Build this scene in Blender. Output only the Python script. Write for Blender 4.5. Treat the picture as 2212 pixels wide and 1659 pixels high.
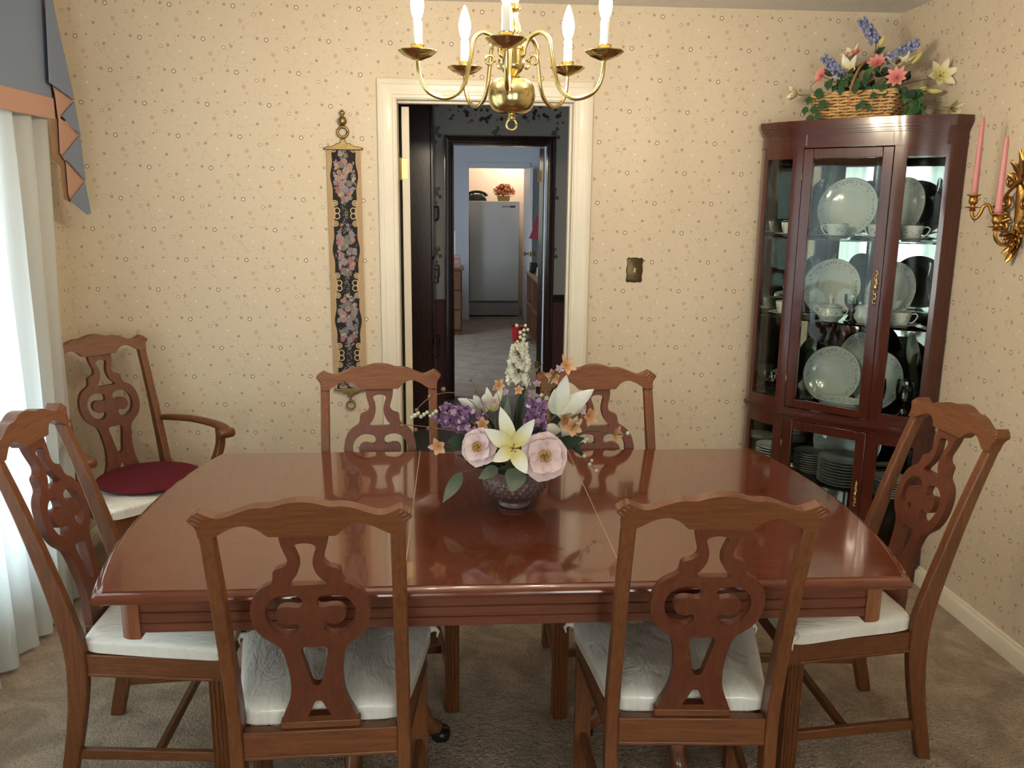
import bpy, bmesh, math, random
from math import sin, cos, pi, radians, sqrt, atan2
from mathutils import Vector, Matrix, Euler, noise
from mathutils.geometry import delaunay_2d_cdt

for _o in list(bpy.data.objects):
    bpy.data.objects.remove(_o)
SC = bpy.context.scene
COL = SC.collection
random.seed(7)

# ------------------------------------------------------------------ camera
F_PX, YAW, PITCH, ROLL = 1868.03, 0.0695, 0.2107, 0.0104
CAM = Vector((-0.0609, -3.9902, 1.6095))
_f = Vector((sin(YAW) * cos(PITCH), cos(YAW) * cos(PITCH), -sin(PITCH)))
_r = Vector((cos(YAW), -sin(YAW), 0))
_u = _r.cross(_f)
CR = _r * cos(ROLL) + _u * sin(ROLL)
CU = -_r * sin(ROLL) + _u * cos(ROLL)
cam_data = bpy.data.cameras.new('camera')
cam_data.sensor_width = 36.0
cam_data.sensor_fit = 'HORIZONTAL'
cam_data.lens = F_PX / 2212 * 36
cam_data.clip_start = 0.05
cam_data.clip_end = 200
cam = bpy.data.objects.new('camera', cam_data)
COL.objects.link(cam)
cam.matrix_world = Matrix(((CR.x, CU.x, -_f.x, CAM.x), (CR.y, CU.y, -_f.y, CAM.y), (CR.z, CU.z, -_f.z, CAM.z), (0, 0, 0, 1)))
SC.camera = cam


def at(px, py, axis, val):
    """the real place of a photographed point that is known to lie at x, y or z = val"""
    d = CR * ((px - 1106) / F_PX) - CU * ((py - 829.5) / F_PX) + _f
    t = (val - CAM[axis]) / d[axis]
    return CAM + d * t


# ------------------------------------------------------------------ world, lights, exposure
world = bpy.data.worlds.new('daylight_sky')
SC.world = world
world.use_nodes = True
world.node_tree.nodes['Background'].inputs[0].default_value = (0.75, 0.88, 1.0, 1)
world.node_tree.nodes['Background'].inputs[1].default_value = 1.2


def area(name, loc, rot, sx, sy, power, color):
    d = bpy.data.lights.new(name, 'AREA')
    d.shape = 'RECTANGLE'
    d.size, d.size_y = sx, sy
    d.energy = power
    d.color = color
    o = bpy.data.objects.new(name, d)
    COL.objects.link(o)
    o.location = loc
    o.rotation_euler = rot
    return o


# daylight standing in the window openings
area('window_daylight_side', (-1.82, -1.835, 1.2), (0, radians(-90), 0), 1.75, 2.15, 46, (0.82, 0.93, 1.0))
area('window_daylight_front', (-0.75, -5.33, 1.3), (radians(90), 0, 0), 1.35, 1.4, 32, (1.0, 0.955, 0.9))
area('window_daylight_front', (0.92, -5.33, 1.3), (radians(90), 0, 0), 1.35, 1.4, 32, (1.0, 0.955, 0.9))
area('window_daylight_office', (-1.95, 4.4, 1.4), (0, radians(-90), 0), 1.3, 1.4, 40, (0.72, 0.84, 1.0))
SC.view_settings.view_transform = 'Standard'
SC.view_settings.look = 'None'
SC.view_settings.gamma = 1.0
SC.view_settings.use_curve_mapping = False
SC.view_settings.exposure = 0.46
SC.cycles.use_denoising = True
SC.cycles.max_bounces = 8
SC.cycles.diffuse_bounces = 3
SC.cycles.glossy_bounces = 5
SC.cycles.transmission_bounces = 6
SC.cycles.transparent_max_bounces = 16
SC.cycles.caustics_reflective = False
SC.cycles.caustics_refractive = False
SC.cycles.sample_clamp_indirect = 6.0
SC.cycles.use_light_tree = False
SC.cycles.use_adaptive_sampling = True
SC.cycles.adaptive_threshold = 0.08
SC.cycles.adaptive_min_samples = 16

# ------------------------------------------------------------------ helpers


def lin(c):
    return tuple((x / 12.92 if x <= 0.04045 else ((x + 0.055) / 1.055) ** 2.4) for x in (v / 255 for v in c))


class MB:
    """collects geometry for ONE mesh"""

    def __init__(self):
        self.v, self.f, self.m = [], [], []

    def add(self, vs, fs, M=None, mi=0):
        n = len(self.v)
        self.v += [tuple(M @ Vector(p)) if M else tuple(p) for p in vs]
        self.f += [tuple(i + n for i in f) for f in fs]
        self.m += [mi] * len(fs)
        return self

    def box(self, x0, x1, y0, y1, z0, z1, M=None, mi=0):
        vs = [(x, y, z) for z in (z0, z1) for y in (y0, y1) for x in (x0, x1)]
        fs = [(0, 2, 3, 1), (4, 5, 7, 6), (0, 1, 5, 4), (2, 6, 7, 3), (0, 4, 6, 2), (1, 3, 7, 5)]
        return self.add(vs, fs, M, mi)

    def lathe(self, prof, n=24, M=None, mi=0, cap=True):
        vs, fs = [], []
        for r, z in prof:
            for k in range(n):
                a = 2 * pi * k / n
                vs.append((r * cos(a), r * sin(a), z))
        for i in range(len(prof) - 1):
            for k in range(n):
                k2 = (k + 1) % n
                fs.append((i * n + k, i * n + k2, (i + 1) * n + k2, (i + 1) * n + k))
        if cap:
            if prof[0][0] > 1e-6:
                fs.append(tuple(reversed(range(n))))
            if prof[-1][0] > 1e-6:
                fs.append(tuple(range((len(prof) - 1) * n, len(prof) * n)))
        return self.add(vs, fs, M, mi)

    def tube(self, pts, rad, n=8, M=None, mi=0, cap=True):
        pts = [Vector(p) for p in pts]
        if not hasattr(rad, '__len__'):
            rad = [rad] * len(pts)
        vs, fs = [], []
        ref = None
        for i, p in enumerate(pts):
            t = (pts[min(i + 1, len(pts) - 1)] - pts[max(i - 1, 0)])
            if t.length < 1e-9:
                t = Vector((0, 0, 1))
            t.normalize()
            if ref is None:
                ref = Vector((0, 0, 1)) if abs(t.z) < 0.9 else Vector((1, 0, 0))
            a = t.cross(ref)
            if a.length < 1e-6:
                a = t.cross(Vector((0.3, 0.9, 0.2)))
            a.normalize()
            b = t.cross(a).normalized()
            ref = b.cross(t) * -1 if False else a.cross(t)
            for k in range(n):
                an = 2 * pi * k / n
                vs.append(p + (a * cos(an) + b * sin(an)) * rad[i])
        m = len(pts)
        for i in range(m - 1):
            for k in range(n):
                k2 = (k + 1) % n
                fs.append((i * n + k, i * n + k2, (i + 1) * n + k2, (i + 1) * n + k))
        if cap:
            fs.append(tuple(reversed(range(n))))
            fs.append(tuple(range((m - 1) * n, m * n)))
        return self.add(vs, fs, M, mi)

    def ball(self, c, rx, ry=None, rz=None, n=10, m=7, M=None, mi=0):
        ry = rx if ry is None else ry
        rz = rx if rz is None else rz
        vs = [(c[0], c[1], c[2] - rz)]
        fs = []
        for i in range(1, m):
            ph = -pi / 2 + pi * i / m
            for k in range(n):
                a = 2 * pi * k / n
                vs.append((c[0] + rx * cos(ph) * cos(a), c[1] + ry * cos(ph) * sin(a), c[2] + rz * sin(ph)))
        vs.append((c[0], c[1], c[2] + rz))
        for k in range(n):
            fs.append((0, 1 + (k + 1) % n, 1 + k))
            fs.append((len(vs) - 1, 1 + (m - 2) * n + k, 1 + (m - 2) * n + (k + 1) % n))
        for i in range(m - 2):
            for k in range(n):
                k2 = (k + 1) % n
                fs.append((1 + i * n + k, 1 + i * n + k2, 1 + (i + 1) * n + k2, 1 + (i + 1) * n + k))
        return self.add(vs, fs, M, mi)

    def prism(self, outline, d0, d1, plane='xz', M=None, mi=0):
        def P(a, b, d):
            return {'xz': (a, d, b), 'xy': (a, b, d), 'yz': (d, a, b)}[plane]
        n = len(outline)
        vs = [P(a, b, d0) for a, b in outline] + [P(a, b, d1) for a, b in outline]
        fs = [tuple(range(n)), tuple(reversed(range(n, 2 * n)))]
        for i in range(n):
            j = (i + 1) % n
            fs.append((i, i + n, j + n, j))
        return self.add(vs, fs, M, mi)

    def grid(self, fn, nu, nv, M=None, mi=0, closed_u=False):
        vs = [fn(i / (nu if closed_u else nu - 1), j / (nv - 1)) for j in range(nv) for i in range(nu)]
        fs = []
        for j in range(nv - 1):
            for i in range(nu if closed_u else nu - 1):
                i2 = (i + 1) % nu
                fs.append((j * nu + i, j * nu + i2, (j + 1) * nu + i2, (j + 1) * nu + i))
        return self.add(vs, fs, M, mi)

    def loft(self, rings, M=None, mi=0):
        n = len(rings[0])
        vs = [p for r in rings for p in r]
        fs = []
        for i in range(len(rings) - 1):
            for k in range(n):
                k2 = (k + 1) % n
                fs.append((i * n + k, i * n + k2, (i + 1) * n + k2, (i + 1) * n + k))
        fs.append(tuple(reversed(range(n))))
        fs.append(tuple(range((len(rings) - 1) * n, len(rings) * n)))
        return self.add(vs, fs, M, mi)

    def plate_with_holes(self, outer, holes, d0, d1, bands=(), bend=None):
        """flat outline with holes in the xz plane, thickness d0..d1 along y, bent by bend(x, y, z)"""
        pts, edges = [], []
        for loop in [outer] + list(holes):
            s = len(pts)
            pts += [Vector(p) for p in loop]
            edges += [(s + i, s + (i + 1) % len(loop)) for i in range(len(loop))]
        vo, eo, fo, _, _, _ = delaunay_2d_cdt(pts, edges, [], 0, 1e-7)

        def inside(loop, x, y):
            r = False
            for (x0, y0), (x1, y1) in zip(loop, loop[1:] + loop[:1]):
                if (y0 > y) != (y1 > y) and x < (x1 - x0) * (y - y0) / (y1 - y0) + x0:
                    r = not r
            return r
        keep = []
        for f in fo:
            c = (vo[f[0]] + vo[f[1]] + vo[f[2]]) / 3
            if inside(outer, c.x, c.y) and not any(inside(list(h), c.x, c.y) for h in holes):
                keep.append(f)
        fo = keep
        bm = bmesh.new()
        A = [bm.verts.new((p.x, d0, p.y)) for p in vo]
        fs = []
        for f in fo:
            try:
                fs.append(bm.faces.new([A[i] for i in f]))
            except ValueError:
                pass
        bmesh.ops.recalc_face_normals(bm, faces=bm.faces)
        r = bmesh.ops.extrude_face_region(bm, geom=bm.faces[:])
        bmesh.ops.translate(bm, vec=(0, d1 - d0, 0), verts=[g for g in r['geom'] if isinstance(g, bmesh.types.BMVert)])
        for z in bands:
            bmesh.ops.bisect_plane(bm, geom=bm.verts[:] + bm.edges[:] + bm.faces[:], plane_co=(0, 0, z), plane_no=(0, 0, 1))
        bmesh.ops.recalc_face_normals(bm, faces=bm.faces)
        bm.verts.index_update()
        vs = [tuple(v.co) for v in bm.verts]
        if bend:
            vs = [bend(*p) for p in vs]
        self.add(vs, [tuple(v.index for v in f.verts) for f in bm.faces])
        bm.free()
        return self


def mesh_of(name, mb, mats, smooth=False, uvf=None, recalc=True):
    me = bpy.data.meshes.new(name)
    me.from_pydata(mb.v, [], mb.f)
    for mt in (mats if isinstance(mats, (list, tuple)) else [mats]):
        me.materials.append(mt)
    me.polygons.foreach_set('material_index', mb.m)
    if recalc:
        bm = bmesh.new()
        bm.from_mesh(me)
        bmesh.ops.recalc_face_normals(bm, faces=bm.faces)
        bm.to_mesh(me)
        bm.free()
    if smooth:
        me.shade_smooth() if smooth is True else None
        if smooth is not True:
            me.shade_smooth()
            me.set_sharp_from_angle(angle=radians(smooth))
    if uvf:
        uv = me.uv_layers.new(name='UVMap')
        for poly in me.polygons:
            for li in poly.loop_indices:
                uv.data[li].uv = uvf(me.vertices[me.loops[li].vertex_index].co, poly.normal)
    me.update()
    return me


def obj(name, mb, mats, parent=None, smooth=False, bevel=0, uvf=None, recalc=True, M=None, seg=2):
    o = bpy.data.objects.new(name, mesh_of(name, mb, mats, smooth, uvf, recalc))
    COL.objects.link(o)
    if parent:
        o.parent = parent
    if M is not None:
        o.matrix_local = M
    if bevel:
        b = o.modifiers.new('edge', 'BEVEL')
        b.width = bevel
        b.segments = seg
        b.limit_method = 'ANGLE'
        b.angle_limit = radians(35)
        o.data.shade_smooth()
        o.data.set_sharp_from_angle(angle=radians(50))
    return o


def tag(o, label=None, cat=None, group=None, kind=None):
    if label:
        o['label'] = label
    if cat:
        o['category'] = cat
    if group:
        o['group'] = group
    if kind:
        o['kind'] = kind
    return o


def thing(name, label, cat, loc=(0, 0, 0), rotz=0, group=None):
    o = bpy.data.objects.new(name, None)
    o.empty_display_size = 0.05
    COL.objects.link(o)
    o.location = loc
    o.rotation_euler = (0, 0, rotz)
    return tag(o, label, cat, group)


def dup(root, loc, rotz=None, label=None, group=None, scale=None, rot=None):
    r = root.copy()
    COL.objects.link(r)
    r.location = loc
    if rotz is not None:
        r.rotation_euler = (0, 0, rotz)
    if rot is not None:
        r.rotation_euler = rot
    if scale:
        r.scale = scale
    if label:
        r['label'] = label
    if group:
        r['group'] = group
    for ch in list(root.children):
        c = ch.copy()
        COL.objects.link(c)
        c.parent = r
        for g in ch.children:
            d = g.copy()
            COL.objects.link(d)
            d.parent = c
    return r


def smooth_loop(pts, k=6, closed=True):
    """Catmull-Rom through the points"""
    out = []
    n = len(pts)
    rng = range(n) if closed else range(n - 1)
    for i in rng:
        p0, p1, p2, p3 = (pts[(i - 1) % n] if closed or i > 0 else pts[0], pts[i], pts[(i + 1) % n],
                          pts[(i + 2) % n] if closed or i + 2 < n else pts[-1])
        for s in range(k):
            t = s / k
            out.append(tuple(0.5 * ((2 * b) + (-a + c) * t + (2 * a - 5 * b + 4 * c - d) * t * t + (-a + 3 * b - 3 * c + d) * t ** 3)
                             for a, b, c, d in zip(p0, p1, p2, p3)))
    if not closed:
        out.append(tuple(pts[-1]))
    return out


def interp(tab, x):
    if x <= tab[0][0]:
        return tab[0][1]
    for (a, b), (c, d) in zip(tab, tab[1:]):
        if x <= c:
            return b + (d - b) * (x - a) / (c - a)
    return tab[-1][1]


def frame(o, x, y, z):
    return Matrix(((x[0], y[0], z[0], o[0]), (x[1], y[1], z[1], o[1]), (x[2], y[2], z[2], o[2]), (0, 0, 0, 1)))


def along(o, d, up=(0, 0, 1)):
    """matrix whose local z points along d"""
    z = Vector(d).normalized()
    u = Vector(up)
    if abs(z.dot(u)) > 0.98:
        u = Vector((1, 0, 0))
    x = u.cross(z).normalized()
    y = z.cross(x)
    return frame(o, x, y, z)


# ------------------------------------------------------------------ materials


class NT:
    def __init__(self, name):
        self.mat = bpy.data.materials.new(name)
        self.mat.use_nodes = True
        self.t = self.mat.node_tree
        self.b = self.t.nodes['Principled BSDF']

    def n(self, typ, **kw):
        nd = self.t.nodes.new(typ)
        for k, v in kw.items():
            setattr(nd, k, v)
        return nd

    def l(self, a, b):
        self.t.links.new(a, b)

    def put(self, sock, v):
        if hasattr(v, 'is_output'):
            self.l(v, sock)
        elif v is not None:
            sock.default_value = v

    def math(self, op, a, b=None, c=None, clamp=False):
        nd = self.n('ShaderNodeMath', operation=op, use_clamp=clamp)
        self.put(nd.inputs[0], a)
        if b is not None:
            self.put(nd.inputs[1], b)
        if c is not None:
            self.put(nd.inputs[2], c)
        return nd.outputs[0]

    def vmath(self, op, a, b=None, c=None):
        nd = self.n('ShaderNodeVectorMath', operation=op)
        self.put(nd.inputs[0], a)
        if b is not None:
            self.put(nd.inputs[1], b)
        if c is not None:
            self.put(nd.inputs[2], c)
        return nd.outputs['Value'] if op in ('LENGTH', 'DISTANCE', 'DOT_PRODUCT') else nd.outputs['Vector']

    def step(self, v, lo, hi):
        nd = self.n('ShaderNodeMapRange', interpolation_type='SMOOTHSTEP')
        self.put(nd.inputs[0], v)
        nd.inputs[1].default_value = lo
        nd.inputs[2].default_value = hi
        return nd.outputs[0]

    def mix(self, fac, a, b, blend='MIX'):
        nd = self.n('ShaderNodeMix', data_type='RGBA', blend_type=blend)
        self.put(nd.inputs[0], fac)
        self.put(nd.inputs[6], a)
        self.put(nd.inputs[7], b)
        return nd.outputs[2]

    def noise(self, vec, scale, detail=3, rough=0.55, dist=0.0):
        nd = self.n('ShaderNodeTexNoise')
        self.put(nd.inputs['Vector'], vec)
        nd.inputs['Scale'].default_value = scale
        nd.inputs['Detail'].default_value = detail
        nd.inputs['Roughness'].default_value = rough
        nd.inputs['Distortion'].default_value = dist
        return nd.outputs[0]

    def coord(self, which='Object'):
        return self.n('ShaderNodeTexCoord').outputs[which]

    def scaled(self, vec, s):
        nd = self.n('ShaderNodeMapping')
        self.put(nd.inputs[0], vec)
        nd.inputs['Scale'].default_value = s
        return nd.outputs[0]

    def bump(self, h, strength=0.3, dist=0.01):
        nd = self.n('ShaderNodeBump')
        nd.inputs['Strength'].default_value = strength
        nd.inputs['Distance'].default_value = dist
        self.put(nd.inputs['Height'], h)
        self.l(nd.outputs[0], self.b.inputs['Normal'])


def c4(c):
    return (*lin(c), 1.0)


def plain(name, c, rough=0.5, metal=0.0, coat=0.0, var=0.08, scale=30.0, bump=0.0, bscale=120.0, emit=None, trans=0.0, spec=0.5, sheen=0.0):
    m = NT(name)
    co = m.coord()
    nz = m.noise(co, scale, 1)
    dk = tuple(x * (1 - var) for x in lin(c)) + (1,)
    lt = tuple(min(1, x * (1 + var)) for x in lin(c)) + (1,)
    m.l(m.mix(nz, dk, lt), m.b.inputs['Base Color'])
    m.b.inputs['Roughness'].default_value = rough
    m.b.inputs['Metallic'].default_value = metal
    m.b.inputs['Coat Weight'].default_value = coat
    m.b.inputs['Coat Roughness'].default_value = 0.08
    m.b.inputs['Specular IOR Level'].default_value = spec
    m.b.inputs['Sheen Weight'].default_value = sheen
    m.b.inputs['Transmission Weight'].default_value = trans
    if bump:
        m.bump(m.noise(co, bscale), bump, 0.004)
    if emit:
        m.b.inputs['Emission Color'].default_value = c4(emit[0])
        m.b.inputs['Emission Strength'].default_value = emit[1]
    return m.mat


def wood(name, dark, light, rough=0.3, coat=0.3, stretch=(2.0, 2.0, 24.0), axis=None, scale=6.0, spec=0.5, bump=0.0):
    """grain runs along the axis with the smallest stretch"""
    m = NT(name)
    co = m.coord()
    v = m.scaled(co, stretch)
    n1 = m.noise(v, scale, 3, 0.6, 0.6)
    n2 = m.noise(m.scaled(co, tuple(s * 4 for s in stretch)), scale * 2.2, 1, 0.6)
    n3 = m.noise(co, 2.3, 0)
    f = m.math('ADD', m.math('MULTIPLY', n1, 0.62), m.math('MULTIPLY', n2, 0.25))
    f = m.math('ADD', f, m.math('MULTIPLY', n3, 0.25))
    f = m.step(f, 0.32, 0.8)
    m.l(m.mix(f, c4(dark), c4(light)), m.b.inputs['Base Color'])
    m.b.inputs['Roughness'].default_value = rough
    m.b.inputs['Coat Weight'].default_value = coat
    m.b.inputs['Coat Roughness'].default_value = 0.1
    m.b.inputs['Specular IOR Level'].default_value = spec
    if bump:
        m.bump(n2, bump, 0.002)
    return m.mat


def pane_glass(name, tint=(0.93, 0.97, 0.96), refl=1.0):
    """thin sheet of glass: clear, mirroring more at grazing angles"""
    m = NT(name)
    fr = m.n('ShaderNodeFresnel')
    fr.inputs[0].default_value = 1.45
    tr = m.n('ShaderNodeBsdfTransparent')
    tr.inputs[0].default_value = (*tint, 1)
    gl = m.n('ShaderNodeBsdfGlossy')
    gl.inputs['Roughness'].default_value = 0.01
    mx = m.n('ShaderNodeMixShader')
    m.l(m.math('MULTIPLY', fr.outputs[0], refl, clamp=True), mx.inputs[0])
    m.l(tr.outputs[0], mx.inputs[1])
    m.l(gl.outputs[0], mx.inputs[2])
    out = [n for n in m.t.nodes if n.type == 'OUTPUT_MATERIAL'][0]
    m.l(mx.outputs[0], out.inputs[0])
    return m.mat

def wallpaper(name):
    m = NT(name)
    S = 0.264
    L = S / sqrt(2)
    uv = m.coord('UV')
    mp = m.n('ShaderNodeMapping')
    m.l(uv, mp.inputs[0])
    mp.inputs['Rotation'].default_value = (0, 0, radians(45))
    mp.inputs['Scale'].default_value = (1 / L, 1 / L / 1.012, 1)
    # scale is applied before rotation in a mapping node
    pr = mp.outputs[0]
    fine = m.noise(uv, 420, 1)
    brk = m.noise(uv, 90, 2)
    wsp = m.noise(uv, 38, 1)

    def rot(dx, dy):
        x, y = dx / 671 * S / L, -dy / 671 * S / L
        c = cos(radians(45))
        return ((x - y) * c, (x + y) * c, 0)
    large = m.noise(uv, 1.7, 0)
    base = m.mix(large, c4((214, 197, 171)), c4((219, 203, 179)))
    col = base

    def cell(dx, dy):
        q = m.vmath('SUBTRACT', pr, rot(dx, dy))
        w = m.vmath('WRAP', q, (0.5, 0.5, 0.5), (-0.5, -0.5, -0.5))
        return w

    def dist(w, amp=0.0):
        d = m.math('MULTIPLY', m.vmath('LENGTH', m.vmath('MULTIPLY', w, (1, 1, 0))), L)
        if amp:
            d = m.math('ADD', d, m.math('MULTIPLY', m.math('SUBTRACT', fine, 0.5), amp))
        return d

    def lay(mask, c, a):
        nonlocal col
        col = m.mix(m.math('MULTIPLY', mask, a), col, c4(c))

    def band(d, lo, hi, e):
        return m.math('MULTIPLY', m.step(d, lo - e, lo + e), m.math('SUBTRACT', 1, m.step(d, hi - e, hi + e)))
    # trailing vines with small leaves
    sep = m.n('ShaderNodeSeparateXYZ')
    m.l(pr, sep.inputs[0])
    X, Y = sep.outputs[0], sep.outputs[1]
    vor = m.n('ShaderNodeTexVoronoi')
    m.l(pr, vor.inputs['Vector'])
    vor.inputs['Scale'].default_value = 9.0
    for a, b, off, ph in ((X, Y, 0.28, 0.3), (Y, X, 0.62, 1.9)):
        s1 = m.math('MULTIPLY', m.math('SINE', m.math('MULTIPLY_ADD', a, 2 * pi, ph)), 0.12)
        s2 = m.math('MULTIPLY', m.math('SINE', m.math('MULTIPLY_ADD', a, 6 * pi, 2 * ph)), 0.035)
        f = m.math('SUBTRACT', m.math('SUBTRACT', b, off), m.math('ADD', s1, s2))
        f = m.math('ABSOLUTE', m.math('WRAP', f, 0.5, -0.5))
        line = m.math('SUBTRACT', 1, m.step(f, 0.002, 0.013))
        line = m.math('MULTIPLY', line, m.step(wsp, 0.36, 0.52))
        lay(line, (188, 174, 142), 0.42)
        near = m.math('SUBTRACT', 1, m.step(f, 0.05, 0.09))
        leaf = m.math('SUBTRACT', 1, m.step(vor.outputs['Distance'], 0.16, 0.26))
        lay(m.math('MULTIPLY', near, leaf), (182, 168, 134), 0.5)
    # faint all-over sprigs
    curl = m.noise(uv, 34, 1, 0.6)
    ln = m.math('SUBTRACT', 1, m.step(m.math('ABSOLUTE', m.math('SUBTRACT', curl, 0.5)), 0.006, 0.022))
    lay(m.math('MULTIPLY', ln, m.step(wsp, 0.5, 0.58)), (192, 178, 146), 0.38)
    vs = m.n('ShaderNodeTexVoronoi')
    m.l(uv, vs.inputs['Vector'])
    vs.inputs['Scale'].default_value = 52
    lay(m.math('MULTIPLY', m.math('SUBTRACT', 1, m.step(m.math('ADD', vs.outputs['Distance'], m.math('MULTIPLY', fine, 0.25)), 0.26, 0.36)), m.step(curl, 0.44, 0.56)), (192, 176, 144), 0.5)
    # scattered motifs
    d = dist(cell(-95, -15), 0.006)
    lay(m.math('SUBTRACT', 1, m.step(d, 0.0045, 0.008)), (158, 132, 104), 0.75)
    d = dist(cell(115, -20), 0.010)
    lay(m.math('SUBTRACT', 1, m.step(d, 0.003, 0.006)), (158, 146, 112), 0.75)
    d = dist(cell(293, 70), 0.013)
    lay(m.math('SUBTRACT', 1, m.step(d, 0.005, 0.0085)), (178, 138, 118), 0.8)
    d = dist(cell(-137, 198), 0.012)
    lay(m.math('SUBTRACT', 1, m.step(d, 0.004, 0.0075)), (142, 132, 126), 0.85)
    d = dist(cell(410, -25), 0.002)
    lay(m.math('SUBTRACT', 1, m.step(d, 0.0025, 0.0045)), (134, 112, 84), 0.8)
    d = dist(cell(415, 130), 0.008)
    lay(m.math('SUBTRACT', 1, m.step(d, 0.002, 0.005)), (246, 236, 212), 0.8)
    d = dist(cell(100, 215), 0.012)
    lay(m.math('SUBTRACT', 1, m.step(d, 0.005, 0.010)), (182, 172, 138), 0.5)
    # star flower
    w = cell(68, 147)
    sp = m.n('ShaderNodeSeparateXYZ')
    m.l(w, sp.inputs[0])
    ang = m.math('ARCTAN2', sp.outputs[1], sp.outputs[0])
    pet = m.math('MULTIPLY_ADD', m.math('COSINE', m.math('MULTIPLY', ang, 8)), 0.0035, 0.0075)
    d = dist(w)
    lay(m.math('MULTIPLY', m.math('SUBTRACT', 1, m.step(m.math('SUBTRACT', d, pet), -0.001, 0.001)), m.step(d, 0.0016, 0.003)), (198, 146, 122), 0.85)
    # ringed flowers
    w = cell(0, 0)
    sp = m.n('ShaderNodeSeparateXYZ')
    m.l(w, sp.inputs[0])
    ang = m.math('ARCTAN2', sp.outputs[1], sp.outputs[0])
    d = m.math('ADD', dist(w), m.math('MULTIPLY', m.math('COSINE', m.math('MULTIPLY', ang, 5)), 0.0009))
    lay(m.math('SUBTRACT', 1, m.step(d, 0.004, 0.006)), (240, 230, 212), 0.8)
    lay(band(d, 0.0058, 0.0098, 0.0013), (134, 114, 112), 0.85)
    d = dist(cell(213, 82), 0.002)
    lay(m.math('SUBTRACT', 1, m.step(d, 0.003, 0.005)), (240, 230, 214), 0.8)
    lay(band(d, 0.0048, 0.0076, 0.001), (142, 128, 136), 0.8)
    m.l(col, m.b.inputs['Base Color'])
    m.b.inputs['Roughness'].default_value = 0.55
    m.b.inputs['Specular IOR Level'].default_value = 0.3
    return m.mat


def carpet(name, c1, c2, c3):
    m = NT(name)
    co = m.coord()
    a = m.noise(co, 5.5, 4, 0.65, 0.8)
    b = m.noise(co, 150, 2)
    k = m.mix(m.step(a, 0.35, 0.66), c4(c1), c4(c2))
    k = m.mix(m.math('MULTIPLY', m.step(b, 0.45, 0.75), 0.55), k, c4(c3))
    m.l(k, m.b.inputs['Base Color'])
    m.b.inputs['Roughness'].default_value = 0.95
    m.b.inputs['Specular IOR Level'].default_value = 0.1
    m.b.inputs['Sheen Weight'].default_value = 0.15
    h = m.math('ADD', b, m.math('MULTIPLY', m.noise(co, 60, 3), 1.5))
    m.bump(h, 0.8, 0.012)
    return m.mat


def popcorn(name):
    m = NT(name)
    co = m.coord()
    v = m.noise(co, 85, 3, 0.7)
    k = m.mix(v, c4((222, 216, 206)), c4((242, 238, 230)))
    m.l(k, m.b.inputs['Base Color'])
    m.b.inputs['Roughness'].default_value = 0.9
    m.bump(v, 0.9, 0.012)
    return m.mat


def berry_paper(name):
    """kitchen paper: pale ground, sprigs of dark berries, a dense berry border along the top"""
    m = NT(name)
    uv = m.coord('UV')
    sp = m.n('ShaderNodeSeparateXYZ')
    m.l(uv, sp.inputs[0])
    v = sp.outputs[1]
    nz = m.noise(uv, 60, 2)
    col = c4((202, 196, 186))

    def sprig(ox, oy, per, r, c, amp, a):
        nonlocal col
        q = m.vmath('WRAP', m.vmath('SUBTRACT', uv, (ox, oy, 0)), (per / 2, per / 2, 1), (-per / 2, -per / 2, -1))
        d = m.math('ADD', m.vmath('LENGTH', m.vmath('MULTIPLY', q, (1, 1, 0))), m.math('MULTIPLY', m.math('SUBTRACT', nz, 0.5), amp))
        col = m.mix(m.math('MULTIPLY', m.math('SUBTRACT', 1, m.step(d, r * 0.8, r * 1.1)), a), col, c4(c))
    P = 0.46
    for bx_, by_ in ((0.06, 0.0), (0.29, 0.23)):
        for ox, oy, r in ((0, 0, 0.017), (0.062, 0.012, 0.016), (0.028, -0.036, 0.016)):
            sprig(bx_ + ox, by_ + oy, P, r, (88, 66, 72), 0.0, 0.85)
        for ox, oy, r in ((0.03, 0.04, 0.024), (0.05, 0.07, 0.016)):
            sprig(bx_ + ox, by_ + oy, P, r, (92, 86, 80), 0.05, 0.8)
    # border
    vor = m.n('ShaderNodeTexVoronoi')
    m.l(uv, vor.inputs['Vector'])
    vor.inputs['Scale'].default_value = 27
    den = m.math('SUBTRACT', 1, m.step(vor.outputs['Distance'], 0.35, 0.5))
    edge = m.math('ADD', v, m.math('MULTIPLY', m.math('SUBTRACT', m.noise(uv, 9, 2), 0.5), 0.12))
    zone = m.step(edge, 2.17, 2.20)
    col = m.mix(m.math('MULTIPLY', den, zone), col, c4((84, 68, 76)))
    # plaid below the chair rail
    chk = m.n('ShaderNodeTexChecker')
    m.l(uv, chk.inputs[0])
    chk.inputs['Scale'].default_value = 70
    chk.inputs[1].default_value = c4((110, 62, 66))
    chk.inputs[2].default_value = c4((88, 48, 54))
    col = m.mix(m.math('LESS_THAN', v, 0.82), col, chk.outputs[0])
    m.l(col, m.b.inputs['Base Color'])
    m.b.inputs['Roughness'].default_value = 0.6
    return m.mat


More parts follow.
